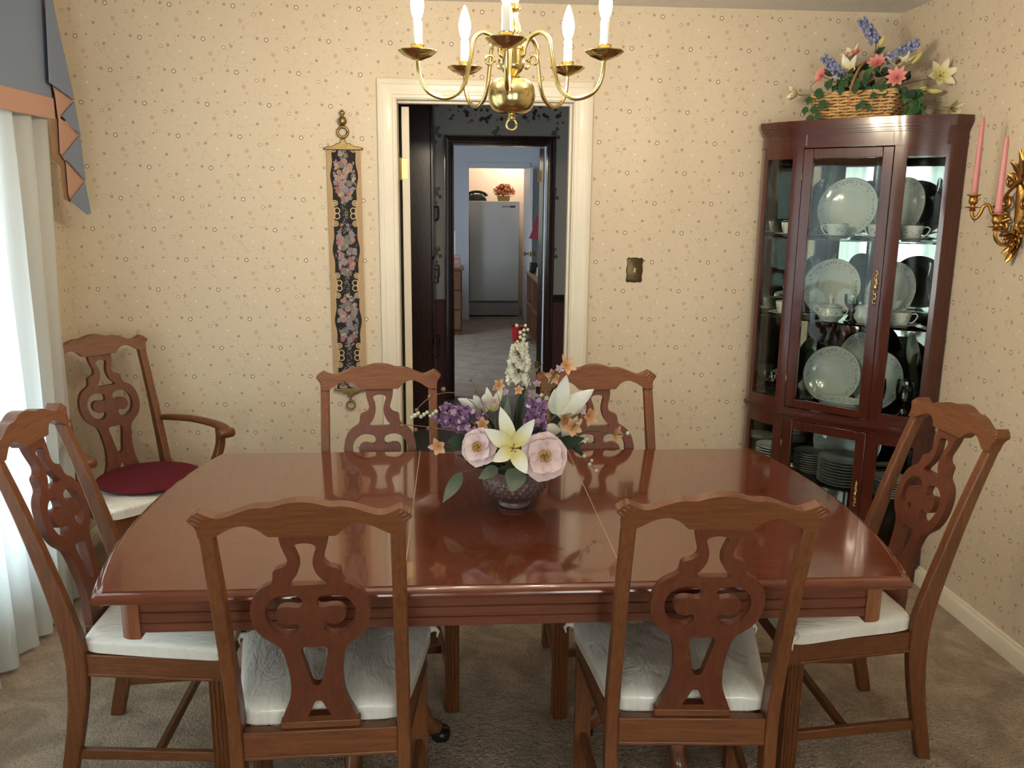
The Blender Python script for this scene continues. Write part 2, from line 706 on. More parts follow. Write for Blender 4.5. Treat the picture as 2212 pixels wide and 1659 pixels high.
M_paper = wallpaper('floral_wallpaper')
M_carpet = carpet('taupe_carpet', (158, 139, 118), (190, 169, 146), (126, 108, 91))
M_carpet2 = carpet('tan_carpet', (150, 134, 116), (172, 156, 136), (126, 110, 94))
M_ceil = popcorn('popcorn_ceiling')
M_cream = plain('cream_paint', (232, 222, 200), 0.4, var=0.03, scale=8)
M_creamw = wood('grained_cream_paint', (222, 212, 192), (230, 221, 202), 0.4, 0.1, (30, 30, 2.0), scale=5)
M_creamh = wood('grained_cream_paint_across', (222, 212, 192), (230, 221, 202), 0.4, 0.1, (2.0, 30, 30), scale=5)
M_white = plain('white_paint', (222, 222, 218), 0.45, var=0.03)
M_berry = berry_paper('berry_wallpaper')
M_officewall = plain('pale_blue_white_wall', (206, 210, 214), 0.7, var=0.02, scale=3)
M_closetwall = plain('warm_white_wall', (226, 212, 196), 0.7, var=0.02, scale=3)
M_dark = wood('dark_stained_wood', (44, 25, 21), (70, 42, 34), 0.26, 0.4, (20, 20, 2.0))
M_vinyl = plain('grey_vinyl_floor', (112, 106, 100), 0.5, var=0.15, scale=40)
M_brass = plain('polished_brass', (214, 194, 136), 0.17, 1.0, var=0.04)
M_brassold = plain('antique_brass', (150, 128, 84), 0.36, 1.0, var=0.35, scale=160, bump=0.4, bscale=220)
M_gilt = plain('gilded_metal', (186, 140, 76), 0.34, 1.0, var=0.3, scale=60, bump=0.3, bscale=90)
M_chair = wood('chair_wood', (86, 46, 23), (126, 75, 40), 0.42, 0.08, (26, 26, 2.2), scale=5)
M_chairh = wood('chair_wood_across', (86, 46, 23), (126, 75, 40), 0.42, 0.08, (2.2, 26, 26), scale=5)
M_chairy = wood('chair_wood_deep', (86, 46, 23), (126, 75, 40), 0.42, 0.08, (26, 2.2, 26), scale=5)
M_splat = wood('splat_wood', (84, 40, 24), (112, 58, 35), 0.42, 0.08, (22, 22, 2.2), scale=4)
M_table = wood('table_top_wood', (88, 39, 24), (116, 60, 39), 0.13, 0.7, (1.4, 26, 26), scale=4)
M_table.node_tree.nodes['Principled BSDF'].inputs['Coat Roughness'].default_value = 0.05
M_tableb = wood('table_apron_wood', (88, 46, 32), (118, 66, 46), 0.3, 0.3, (1.4, 26, 26), scale=4)
M_tablev = wood('table_post_wood', (112, 64, 40), (146, 90, 58), 0.25, 0.4, (26, 26, 1.6), scale=4)
M_maho = wood('mahogany_upright', (62, 24, 17), (84, 37, 26), 0.22, 0.5, (24, 24, 1.8), scale=4)
M_mahoh = wood('mahogany_across', (62, 24, 17), (84, 37, 26), 0.22, 0.5, (1.8, 24, 24), scale=4)
M_glass = pane_glass('window_glass')
M_black = plain('black_plastic', (22, 22, 24), 0.35)
M_seam = plain('pale_seam', (176, 150, 132), 0.5)


def seat_fabric(name):
    """cream striped fabric under crumpled clear plastic"""
    m = NT(name)
    co = m.coord()
    st = m.noise(m.scaled(co, (90, 1.2, 1.2)), 3.0, 3, 0.6)
    cr = m.noise(m.scaled(co, (9, 3, 3)), 3.2, 5, 0.6, 1.4)
    k = m.mix(st, c4((222, 215, 202)), c4((244, 240, 232)))
    m.l(k, m.b.inputs['Base Color'])
    m.b.inputs['Roughness'].default_value = 0.55
    m.b.inputs['Coat Weight'].default_value = 0.85
    m.b.inputs['Coat Roughness'].default_value = 0.16
    m.bump(cr, 0.5, 0.014)
    return m.mat


M_seat = seat_fabric('striped_seat_under_plastic')

# ------------------------------------------------------------------ the room
XL, XR, ZC = -1.748, 1.943, 2.438
YF = -5.2
_A = at(438.7, 83.6, 1, 0.0)
_B = at(2046, 68.7, 0, XR)


def uv_wall(co, no):
    if abs(no.x) > 0.7:
        return ((-co.y + _B.y, co.z - _B.z) if co.x > 0 else (co.y - _A.x, co.z - _A.z))
    return (co.x - _A.x, co.z - _A.z)


def struct(name, mb, mats, parent=None, **kw):
    o = obj(name, mb, mats, parent, **kw)
    if parent is None:
        o['kind'] = 'structure'
    return o


DL, DR, DH = -0.3024, 0.4799, 2.032          # doorway in the far wall
struct('floor', MB().box(XL - 0.1, XR + 0.1, YF - 0.1, 0.12, -0.1, 0), M_carpet)
struct('ceiling', MB().box(XL - 0.1, XR + 0.1, YF - 0.1, 0.12, ZC, ZC + 0.1), M_ceil)
struct('wall_back', MB().box(XL - 0.1, DL - 0.02, 0, 0.12, 0, ZC).box(DR + 0.02, XR + 0.1, 0, 0.12, 0, ZC).box(DL - 0.02, DR + 0.02, 0, 0.12, DH + 0.02, ZC), M_paper, uvf=uv_wall)
struct('wall_right', MB().box(XR, XR + 0.1, YF, 0, 0, ZC), M_paper, uvf=uv_wall)
WY0, WY1, WZ0, WZ1 = -2.95, -0.72, 0.25, 2.08
struct('wall_left', MB().box(XL - 0.1, XL, YF, WY0, 0, ZC).box(XL - 0.1, XL, WY1, 0, 0, ZC).box(XL - 0.1, XL, WY0, WY1, 0, WZ0).box(XL - 0.1, XL, WY0, WY1, WZ1, ZC), M_paper, uvf=uv_wall)
FW = ((-1.45, -0.05), (0.15, 1.7))
wf = MB().box(XL, FW[0][0], YF - 0.1, YF, 0, ZC).box(FW[0][1], FW[1][0], YF - 0.1, YF, 0, ZC).box(FW[1][1], XR, YF - 0.1, YF, 0, ZC)
for a, b in FW:
    wf.box(a, b, YF - 0.1, YF, 0, 0.55).box(a, b, YF - 0.1, YF, 2.05, ZC)
struct('wall_front', wf, M_paper, uvf=uv_wall)
# window frames and panes
k = 0
for (a, b) in FW:
    k += 1
    fr = struct('window_%d' % k, MB().box(a, a + 0.05, YF - 0.08, YF - 0.02, 0.55, 2.05).box(b - 0.05, b, YF - 0.08, YF - 0.02, 0.55, 2.05).box(a + 0.05, b - 0.05, YF - 0.08, YF - 0.02, 0.55, 0.61).box(a + 0.05, b - 0.05, YF - 0.08, YF - 0.02, 2.0, 2.05).box(a + 0.05, b - 0.05, YF - 0.08, YF - 0.02, 1.28, 1.32), M_cream, bevel=0.003)
    for z0, z1 in ((0.61, 1.28), (1.32, 2.0)):
        obj('pane', MB().box(a + 0.05, b - 0.05, YF - 0.052, YF - 0.048, z0, z1), M_glass, fr)
fr = struct('window_3', MB().box(XL - 0.08, XL - 0.02, WY0, WY0 + 0.05, WZ0, WZ1).box(XL - 0.08, XL - 0.02, WY1 - 0.05, WY1, WZ0, WZ1).box(XL - 0.08, XL - 0.02, WY0 + 0.05, WY1 - 0.05, WZ0, WZ0 + 0.05).box(XL - 0.08, XL - 0.02, WY0 + 0.05, WY1 - 0.05, WZ1 - 0.05, WZ1).box(XL - 0.08, XL - 0.02, -1.93, -1.87, WZ0 + 0.05, WZ1 - 0.05), M_cream, bevel=0.003)
for y0, y1 in ((WY0 + 0.05, -1.93), (-1.87, WY1 - 0.05)):
    obj('pane', MB().box(XL - 0.052, XL - 0.048, y0, y1, WZ0 + 0.05, WZ1 - 0.05), M_glass, fr)

# baseboards


def baseboard(name, p0, p1, inward):
    """profiled board from p0 to p1 (xy), thickness towards inward"""
    prof = [(0, 0), (0.016, 0), (0.016, 0.055), (0.013, 0.064), (0.009, 0.068), (0.008, 0.076), (0.004, 0.08), (0, 0.08)]
    p0, p1, w = Vector(p0), Vector(p1), Vector(inward)
    rings = [[tuple((p + w * a).to_3d() + Vector((0, 0, b))) for a, b in prof] for p in (p0, p1)]
    struct(name, MB().loft(rings), M_cream, smooth=30)


baseboard('baseboard_right', (XR, YF), (XR, 0), (-1, 0))
baseboard('baseboard_back', (XL, 0), (DL - 0.085, 0), (0, -1))
baseboard('baseboard_back', (DR + 0.09, 0), (XR, 0), (0, -1))
baseboard('baseboard_left', (XL, YF), (XL, 0), (1, 0))
baseboard('baseboard_front', (XL, YF), (XR, YF), (0, 1))

# door casing with a stepped, reeded profile
CASE = [(0.006, 0.0), (0.006, 0.011), (0.018, 0.0115), (0.021, 0.014), (0.036, 0.0145), (0.044, 0.016), (0.060, 0.0165), (0.064, 0.0185), (0.078, 0.019), (0.084, 0.0175), (0.086, 0.012), (0.086, 0.0)]


def casing(name, x0, x1, zt, y, side, mats, prof=CASE, extra=0.0):
    """casing around an opening x0..x1 in a wall face at y, standing out towards side"""
    for nm, pts in (('l', [(x0, -1, 0.0), (x0, -1, zt)]), ('r', [(x1, 1, 0.0), (x1, 1, zt)])):
        rings = []
        for (xx, s, z) in pts:
            rings.append([(xx + s * a, y + side * b, z + (a if z > 0 else 0)) for a, b in prof])
        struct(name, MB().loft(rings), mats[0], smooth=20)
    rings = [[(xx + s * a, y + side * b, zt + a) for a, b in prof] for xx, s in ((x0, -1), (x1, 1))]
    struct(name, MB().loft(rings), mats[1], smooth=20)


casing('trim_1', DL, DR, DH, 0, -1, (M_creamw, M_creamh))
# jambs and stop of the first doorway
struct('trim_2', MB().box(DL - 0.019, DL, 0.0, 0.12, 0, DH).box(DR, DR + 0.019, 0.0, 0.12, 0, DH).box(DL - 0.019, DR + 0.019, 0.0, 0.12, DH, DH + 0.019).box(DR - 0.012, DR, 0.045, 0.085, 0, DH).box(DL, DR - 0.012, 0.045, 0.085, DH - 0.012, DH), M_creamw, bevel=0.002)
# the door of the first doorway stands wide open: its hinge edge faces the room
dr = struct('door_1', MB().box(0.012, 0.047, 0, 0.76, 0.012, DH - 0.018), [M_cream], bevel=0.002)
dr.location = (DL, 0.125, 0)
dr.rotation_euler = (0, 0, radians(4))
for z in (1.74, 0.25):
    h = obj('hinge', MB().box(0.003, 0.036, -0.003, 0.0, z - 0.045, z + 0.045).tube([(0.004, -0.003, z - 0.05), (0.004, -0.003, z + 0.05)], 0.006, 10), M_brass, dr)

# ------------------------------------------------------------------ kitchen beyond the doorway
KY = 2.937
K0, K1 = -0.049, 0.67
struct('floor', MB().box(-2.0, 2.6, 0.12, 3.06, -0.1, 0), M_vinyl)
struct('ceiling', MB().box(-2.0, 2.6, 0.12, 3.06, ZC, ZC + 0.1), M_ceil)


def uv_k(co, no):
    return (co.x + 0.05, co.z) if abs(no.y) > 0.7 else (co.y, co.z)


struct('wall_kitchen_far', MB().box(-2.0, K0 - 0.02, KY, KY + 0.12, 0, ZC).box(K1 + 0.02, 2.6, KY, KY + 0.12, 0, ZC).box(K0 - 0.02, K1 + 0.02, KY, KY + 0.12, 2.03, ZC), M_berry, uvf=uv_k)
struct('wall_kitchen_left', MB().box(-2.1, -2.0, 0.12, KY, 0, ZC), M_berry, uvf=uv_k)
struct('wall_kitchen_right', MB().box(2.6, 2.7, 0.12, KY, 0, ZC), M_berry, uvf=uv_k)
DCASE = [(0.0, 0.0), (0.0, 0.012), (0.014, 0.014), (0.022, 0.010), (0.05, 0.014), (0.066, 0.022), (0.074, 0.022), (0.074, 0.0)]
casing('trim_3', K0, K1, 2.012, KY, -1, (M_dark, M_dark), DCASE)
struct('trim_4', MB().box(K0 - 0.02, K0, KY, KY + 0.12, 0, 2.012).box(K0 - 0.02, K1 + 0.02, KY, KY + 0.12, 2.012, 2.03), M_dark)
struct('trim_7', MB().box(K1, K1 + 0.02, KY, KY + 0.12, 0, 2.012), M_officewall)
struct('trim_5', MB().box(K1 + 0.074, 2.6, KY - 0.02, KY, 0.80, 0.86).box(K1 + 0.074, 2.6, KY - 0.028, KY, 0.835, 0.85), M_dark, bevel=0.004)
struct('baseboard_kitchen', MB().box(K1 + 0.074, 2.6, KY - 0.015, KY, 0, 0.08), M_dark)
d2 = struct('door_2', MB().box(0, 0.035, 0, 0.72, 0.012, 2.005), M_dark, bevel=0.002)
d2.location = (K1 - 0.040, KY + 0.125, 0)
d2.rotation_euler = (0, 0, radians(-7))
obj('hinge', MB().box(-0.012, 0.02, -0.004, 0.0, 1.745, 1.835), M_brassold, d2)
obj('hinge', MB().box(-0.012, 0.02, -0.004, 0.0, 0.2, 0.29), M_brassold, d2)

# tall pantry cabinet, its side panel turned to the dining room
pc = thing('pantry_cabinet', 'tall dark-stained pantry cabinet standing inside the kitchen doorway', 'cabinet', (-0.52, 2.4, 0))
obj('body', MB().box(-0.33, 0.315, -0.40, 0.50, 0.0, 2.43), M_dark, pc, bevel=0.004)
for z0, z1, hz in ((0.10, 0.62, 0.5), (0.64, 1.20, 1.05), (1.22, 2.40, 1.5)):
    for y0, y1 in ((-0.39, 0.045), (0.055, 0.49)):
        dd = obj('door', MB().box(0.315, 0.333, y0, y1, z0, z1), M_dark, pc, bevel=0.003)
        yy = y1 - 0.05
        obj('handle', MB().tube([(0.334, yy, hz - 0.05), (0.352, yy, hz - 0.045), (0.354, yy, hz), (0.352, yy, hz + 0.045), (0.334, yy, hz + 0.05)], 0.006, 8), M_black, dd, smooth=True)

# ------------------------------------------------------------------ office beyond the kitchen
OY = 7.725
C0, C1 = 0.158, 0.90
struct('floor', MB().box(-2.0, 2.2, 3.06, 9.0, -0.1, 0), M_carpet2)
struct('ceiling', MB().box(-2.0, 2.2, 3.06, 9.0, ZC, ZC + 0.1), M_ceil)
struct('wall_office_far', MB().box(-2.0, C0, OY, OY + 0.1, 0, ZC).box(C1, 2.2, OY, OY + 0.1, 0, ZC).box(C0, C1, OY, OY + 0.1, 2.005, ZC), M_officewall)
struct('wall_office_left', MB().box(-2.1, -2.0, 3.06, 3.7, 0, ZC).box(-2.1, -2.0, 5.1, OY, 0, ZC).box(-2.1, -2.0, 3.7, 5.1, 0, 0.75).box(-2.1, -2.0, 3.7, 5.1, 2.05, ZC), M_officewall)
struct('wall_office_right', MB().box(2.2, 2.3, 3.06, OY, 0, ZC), M_officewall)
struct('wall_closet', MB().box(-0.1, 0.0, OY + 0.1, 8.95, 0, ZC).box(1.15, 1.25, OY + 0.1, 8.95, 0, ZC).box(-0.1, 1.25, 8.85, 8.95, 0, ZC), M_closetwall)
struct('trim_6', MB().box(C0 - 0.07, C0, OY - 0.015, OY, 0, 2.075).box(C1, C1 + 0.07, OY - 0.015, OY, 0, 2.075).box(C0, C1, OY - 0.015, OY, 2.005, 2.075), M_officewall, bevel=0.003)
d3 = struct('door_3', MB().box(-0.018, 0.018, -0.68, 0, 0.012, 1.995), M_white, bevel=0.002)
d3.location = (C1 - 0.0, OY - 0.02, 0)
d3.rotation_euler = (0, 0, radians(2))
for s in (-1, 1):
    obj('knob', MB().lathe([(0.024, 0), (0.024, 0.006), (0.010, 0.01), (0.010, 0.03), (0.024, 0.04), (0.028, 0.052), (0.02, 0.064), (0, 0.067)], 14, along((0.018 * s, -0.62, 0.93), (s, 0, 0))), M_brassold, d3, smooth=40)
obj('latch_plate', MB().box(-0.010, 0.010, -0.683, -0.68, 0.90, 0.96), M_brassold, d3)
lb = bpy.data.lights.new('closet_bulb', 'POINT')
lb.energy = 14
lb.color = (1.0, 0.84, 0.68)
lb.shadow_soft_size = 0.06
lo = bpy.data.objects.new('closet_bulb', lb)
COL.objects.link(lo)
lo.location = (0.75, 8.5, 2.3)

# ------------------------------------------------------------------ dining table
TX, TY, TZ = 0.0766, -1.625, 0.75
THX, THY = 0.935, 0.5517          # half length at the corners, half depth
BOW = 0.075


def top_outline(inset=0.0, n=22):
    """rectangle with bowed ends and softened corners, counter-clockwise"""
    hx, hy = THX - inset, THY - inset
    pts = []
    for i in range(n + 1):
        t = -1 + 2 * i / n
        b = BOW * (1 - abs(t) ** 2.2)
        pts.append((hx + b, t * hy))
    out = pts + [(-x, -y) for x, y in pts]
    # clip the sharp corners
    return out


# (inset, z) profile of the edge: thumbnail moulding with a lower cove
EDGE = [(0.030, 0.0), (0.0195, 0.0), (0.018, -0.0025), (0.010, -0.004), (0.004, -0.008), (0.0005, -0.014), (0.0, -0.019), (0.003, -0.025), (0.010, -0.029), (0.020, -0.030)]
tb = thing('dining_table', 'long polished mahogany dining table with bowed ends and two leaf seams', 'table', (TX, TY, 0))
S1, S2 = -0.253, 0.262      # leaf seams (local x)


def top_piece(x0, x1):
    m = MB()
    rings = []
    for ins, dz in EDGE:
        ring = []
        for x, y in top_outline(ins):
            ring.append((min(max(x, x0), x1), y, TZ + dz))
        rings.append(ring)
    m.loft(rings)
    return m


def rect_piece(x0, x1):
    m = MB()
    prof = [(-(THY - i), dz) for i, dz in EDGE] + [((THY - i), dz) for i, dz in reversed(EDGE)]
    rings = [[(x, y, TZ + dz) for y, dz in prof] for x in (x0, x1)]
    m.loft(rings)
    return m


def end_piece(s, xs):
    """end section of the top from the seam at xs to the bowed end on side s"""
    m = MB()
    rings = []
    n = 22
    for ins, dz in EDGE:
        hx, hy = THX - ins, THY - ins
        ring = [(xs, -hy, TZ + dz)]
        for i in range(n + 1):
            t = -1 + 2 * i / n
            ring.append((s * (hx + BOW * (1 - abs(t) ** 2.2)), t * hy, TZ + dz))
        ring.append((xs, hy, TZ + dz))
        rings.append(ring)
    m.loft(rings)
    return m


obj('top_end', end_piece(-1, S1 - 0.0008), M_table, tb, smooth=30)
obj('top_end', end_piece(1, S2 + 0.0008), M_table, tb, smooth=30)
obj('leaf', rect_piece(S1 + 0.0008, S2 - 0.0008), M_table, tb, smooth=30)
for xs in (S1, S2):
    obj('seam', MB().box(xs - 0.0012, xs + 0.0012, -THY + 0.004, THY - 0.004, TZ - 0.02, TZ + 0.0002), M_seam, tb)
# apron with two reeds, cut at the seams
AH = THY - 0.045
AX = THX - 0.045
AP = [(0, 0.722), (0, 0.690), (0.004, 0.688), (0.004, 0.684), (0, 0.682), (0, 0.664), (0.004, 0.662), (0.004, 0.658), (0, 0.656), (0, 0.636), (0.003, 0.634), (0.02, 0.634), (0.02, 0.722)]
for s in (-1, 1):
    for x0, x1 in ((-AX + 0.03, S1 - 0.0015), (S1 + 0.0015, S2 - 0.0015), (S2 + 0.0015, AX - 0.03)):
        rings = [[(x, s * (AH - a), z) for a, z in AP] for x in (x0, x1)]
        obj('apron', MB().loft(rings), M_tableb, tb, smooth=25)
for s in (-1, 1):
    rings = []
    for i in range(15):
        t = -1 + 2 * i / 14
        x = AX + BOW * 0.8 * (1 - abs(t) ** 2.2)
        rings.append([(s * (x - a), t * (AH - 0.03), z) for a, z in AP])
    obj('apron', MB().loft(rings), M_tableb, tb, smooth=25)
for sx in (-1, 1):
    for sy in (-1, 1):
        # quarter-round corner posts
        o = [(0.0, 0.036), (0.036, 0.036)]
        q = [(-0.002, -0.002), (0.034, -0.002)]
        pts = [(-0.006 + 0.03 - 0.03 * cos(a), -0.006 + 0.03 - 0.03 * sin(a)) for a in (0, 0.3, 0.6, 0.9, 1.2, pi / 2)]
        poly = [(-0.006, 0.05)] + pts + [(0.042, -0.006), (0.042, 0.05)]
        poly = [(sx * (AX - px), sy * (AH - py)) for px, py in poly]
        obj('corner_post', MB().prism(poly, 0.622, 0.722, 'xy'), M_tablev, tb, smooth=35)
# two pedestals with swept feet
for px in (-0.42, 0.50):
    P = thing('pedestal', None, None)
    bpy.data.objects.remove(P)
    ped = obj('pedestal', MB().lathe([(0.05, 0.15), (0.075, 0.17), (0.085, 0.22), (0.06, 0.27), (0.045, 0.33), (0.05, 0.42), (0.075, 0.52), (0.08, 0.58), (0.06, 0.63), (0.09, 0.66), (0.09, 0.715)], 20), M_tablev, tb, smooth=40, M=Matrix.Translation((px, 0, 0)))
    for k in range(4):
        a = radians(90 * k)
        d = Vector((cos(a), sin(a), 0))
        pts = [d * 0.05 + Vector((0, 0, 0.21)), d * 0.11 + Vector((0, 0, 0.19)), d * 0.17 + Vector((0, 0, 0.12)), d * 0.20 + Vector((0, 0, 0.05)), d * 0.235 + Vector((0, 0, 0.026))]
        ft = obj('foot', MB().tube(pts, [0.03, 0.032, 0.028, 0.024, 0.024], 8), M_tablev, ped, smooth=True)
        obj('glide', MB().lathe([(0.028, 0.0), (0.03, 0.012), (0.028, 0.03), (0.0, 0.034)], 14, Matrix.Translation(d * 0.24)), M_black, ped, smooth=True)

# ------------------------------------------------------------------ dining chairs
YREAR = [(0, -0.055), (0.05, -0.046), (0.1, -0.034), (0.17, -0.02), (0.25, -0.008), (0.33, -0.001), (0.40, 0.0), (0.45, -0.004), (0.50, -0.014), (0.57, -0.029), (0.65, -0.049), (0.75, -0.075), (0.85, -0.105), (0.93, -0.131), (0.96, -0.142)]
YDEP = [(0, 0.040), (0.2, 0.046), (0.36, 0.056), (0.46, 0.054), (0.65, 0.042), (0.85, 0.033), (0.96, 0.030)]


def yr(z):
    return interp(YREAR, z)


def spl_y(z):
    """centre of the splat, front to back"""
    t = (z - 0.438) / 0.51
    return 0.022 + t * (-0.1225 - 0.022) + 0.012 * sin(pi * min(max(t, 0), 1)) * 0.6


TOPZ = 0.948
CW = 1.045
HALF = [(0.048, 0.0), (0.047, 0.018), (0.0415, 0.040), (0.0365, 0.058), (0.0395, 0.070), (0.049, 0.078), (0.061, 0.0815), (0.068, 0.088), (0.0695, 0.099), (0.0715, 0.110), (0.078, 0.1185), (0.096, 0.129), (0.111, 0.144), (0.121, 0.166), (0.125, 0.190), (0.124, 0.212), (0.117, 0.236), (0.104, 0.256), (0.088, 0.270), (0.0745, 0.282), (0.067, 0.297), (0.0615, 0.325), (0.0575, 0.360), (0.0575, 0.390), (0.061, 0.420), (0.069, 0.447), (0.079, 0.470), (0.086, 0.494)]
NECK = [(0.0, 0.0190), (0.012, 0.0205), (0.0215, 0.026), (0.0225, 0.033), (0.0185, 0.045), (0.0150, 0.058), (0.0140, 0.069), (0.0155, 0.082), (0.0205, 0.096), (0.0290, 0.1085), (0.0365, 0.117), (0.0350, 0.1225), (0.0, 0.1228)]
CHOLE = [(0.0150, .1695), (0.0170, .158), (0.0256, .1510), (0.049, .1470), (0.068, .1514), (0.085, .165), (0.0935, .183), (0.0945, .203), (0.0895, .222), (0.079, .238), (0.063, .249), (0.046, .2515), (0.033, .246), (0.0265, .236), (0.027, .226), (0.034, .222), (0.046, .2255), (0.060, .222), (0.0705, .211), (0.0735, .197), (0.068, .184), (0.057, .178), (0.044, .1775), (0.0277, .1806), (0.018, .178)]
DROP = [(0.0, 0.286), (0.016, 0.2845), (0.0265, 0.288), (0.0290, 0.298), (0.0255, 0.318), (0.0195, 0.345), (0.0145, 0.370), (0.0105, 0.386), (0.0, 0.3925)]
AHOLE = [(0.0, 0.434), (0.006, 0.4355), (0.0095, 0.441), (0.0155, 0.456), (0.0265, 0.478), (0.0, 0.478)]
CREST_T = [(0.0, 0.083), (0.017, 0.0818), (0.036, 0.0768), (0.053, 0.0712), (0.066, 0.0702), (0.079, 0.0705), (0.098, 0.0665), (0.1215, 0.0565), (0.143, 0.0484), (0.158, 0.0482), (0.174, 0.0548), (0.186, 0.0612)]
EAR = [(0.1895, 0.0600), (0.1925, 0.0570), (0.1935, 0.0548), (0.1965, 0.0560), (0.2005, 0.0525), (0.2020, 0.0490), (0.2050, 0.0490), (0.2085, 0.0440), (0.2085, 0.0410)]
CREST_B = [(0.203, 0.0340), (0.197, 0.0260), (0.1945, 0.016), (0.1945, 0.0), (0.167, 0.0), (0.157, 0.0065), (0.1365, 0.020), (0.119, 0.0272), (0.1045, 0.0285), (0.0896, 0.0235), (0.079, 0.016), (0.070, 0.0064), (0.064, 0.0), (0.0, 0.0)]


def mirror(half):
    """closed outline from a right half that starts and ends on the centre line"""
    return half + [(-x, z) for x, z in reversed(half) if x > 1e-6]


def zt(t):
    return TOPZ - t * 1.03


def cr_y(z):
    return yr(min(z, 0.96)) + 0.015 - max(0, z - 0.96) * 0.36


def make_chair(name, label, arms=False):
    t = thing(name, label, 'chair')
    # rear posts that run into the rear legs
    zs = [0, 0.03, 0.07, 0.12, 0.18, 0.25, 0.32, 0.38, 0.43, 0.47, 0.52, 0.58, 0.65, 0.72, 0.80, 0.87, 0.955]
    for s in (-1, 1):
        rings = []
        for z in zs:
            y0, y1 = yr(z), yr(z) + interp(YDEP, z)
            w = 0.030
            xo = 0.2035 if z > 0.3 else 0.196 + 0.0075 * z / 0.3
            rings.append([(s * (xo - w), y0, z), (s * xo, y0, z), (s * xo, y1, z), (s * (xo - w), y1, z)])
        obj('leg', MB().loft(rings), M_chair, t, bevel=0.004)
    # crest rail
    top = smooth_loop(CREST_T, 4, closed=False)
    half = top + EAR + CREST_B[:4] + CREST_B[4:]
    right = [(x * CW, z + TOPZ) for x, z in half]
    outline = right + [(-x, z) for x, z in reversed(right) if x > 1e-6]
    m = MB().plate_with_holes(outline, [], -0.019, 0.017, [0.965, 0.985, 1.005], bend=lambda x, y, z: (x, y + cr_y(z) + 0.10 * x * x, z))
    cr = obj('crest_rail', m, M_chairh, t, bevel=0.0025)
    # carved reeds on the ears
    for s in (-1, 1):
        for i, (ax, az, bx, bz) in enumerate(((0.166, 0.034, 0.1915, 0.0565), (0.172, 0.027, 0.199, 0.0495), (0.176, 0.020, 0.2055, 0.0415))):
            for yy in (0.014, -0.016):
                obj('reed', MB().tube([(s * CW * (ax + (bx - ax) * q), cr_y(TOPZ + az + (bz - az) * q) + 0.10 * bx * bx + yy, TOPZ + az + (bz - az) * q) for q in (0, 0.35, 0.7, 1)], [0.001, 0.0035, 0.005, 0.005], 6), M_chairh, cr, smooth=True)
    # pierced splat
    h = smooth_loop(HALF, 3, closed=False)
    outer = [(x, zt(d)) for x, d in h] + [(-x, zt(d)) for x, d in reversed(h)]
    holes = []
    for hl, kk in ((NECK, 3), (DROP, 3)):
        hh = [(x, zt(d)) for x, d in smooth_loop(hl, kk, closed=False)]
        holes.append(hh + [(-x, z) for x, z in reversed(hh) if x > 1e-6])
    hh = [(x, zt(d)) for x, d in AHOLE]
    holes.append(hh + [(-x, z) for x, z in reversed(hh) if x > 1e-6])
    ch = smooth_loop(CHOLE, 3)
    holes.append([(x, zt(d)) for x, d in ch])
    holes.append([(-x, zt(d)) for x, d in reversed(ch)])
    m = MB().plate_with_holes(outer, holes, -0.012, 0.011, [0.5, 0.56, 0.62, 0.68, 0.74, 0.80, 0.86], bend=lambda x, y, z: (x, y + spl_y(z), z))
    obj('splat', m, M_splat, t, bevel=0.002)
    # seat rails
    RW, FWD, D = 0.196, 0.240, 0.425
    obj('rear_rail', MB().box(-0.174, 0.174, 0.004, 0.030, 0.350, 0.420).box(-0.174, 0.174, 0.001, 0.030, 0.350, 0.360), M_chairh, t, bevel=0.003)
    obj('shoe', MB().box(-0.09, 0.09, 0.010, 0.036, 0.420, 0.441), M_chairh, t, bevel=0.004)
    obj('front_rail', MB().box(-FWD + 0.04, FWD - 0.04, D - 0.030, D - 0.006, 0.350, 0.416), M_chairh, t, bevel=0.003)
    for s in (-1, 1):
        p = [(s * (RW - 0.022), 0.05), (s * RW, 0.05), (s * FWD, D - 0.02), (s * (FWD - 0.022), D - 0.02)]
        m = MB().prism(p, 0.350, 0.412, 'xy')
        p2 = [(s * (RW - 0.022), 0.05), (s * (RW + 0.003), 0.05), (s * (FWD + 0.003), D - 0.03), (s * (FWD - 0.022), D - 0.03)]
        m.prism(p2, 0.350, 0.360, 'xy')
        obj('side_rail', m, M_chairy, t, bevel=0.003)
        # square front leg, fluted on its outer faces
        x0, x1 = FWD - 0.044, FWD
        fl = []
        N = 4
        w = 0.044
        def flute(p, q, n=N):
            out = []
            for i in range(n):
                for fr, dp in ((0.12, 0), (0.3, 0.0032), (0.5, 0.0045), (0.7, 0.0032), (0.88, 0)):
                    k = (i + fr) / n
                    out.append((p[0] + (q[0] - p[0]) * k, p[1] + (q[1] - p[1]) * k, dp))
            return out
        sec = [(x0, D - w)]
        sec += [(x1, D - w)]
        sec += [(x - dp, y) for x, y, dp in flute((x1, D - w), (x1, D))]
        sec += [(x1, D)]
        sec += [(x, y - dp) for x, y, dp in flute((x1, D), (x0, D))]
        sec += [(x0, D)]
        rings = [[(s * x, y, z) for x, y in sec] for z in (0, 0.35)]
        o = obj('leg', MB().loft(rings).box(s * x0, s * x1, D - w, D, 0.35, 0.413), M_chair, t, smooth=20)
        # side stretcher
        ps = [(s * 0.174, 0.0), (s * 0.192, 0.0), (s * 0.226, D - 0.03), (s * 0.208, D - 0.03)]
        obj('stretcher', MB().prism(ps, 0.098, 0.128, 'xy'), M_chairy, t, bevel=0.003)
    obj('stretcher', MB().box(-0.199, 0.199, 0.21, 0.228, 0.098, 0.126), M_chairh, t, bevel=0.003)
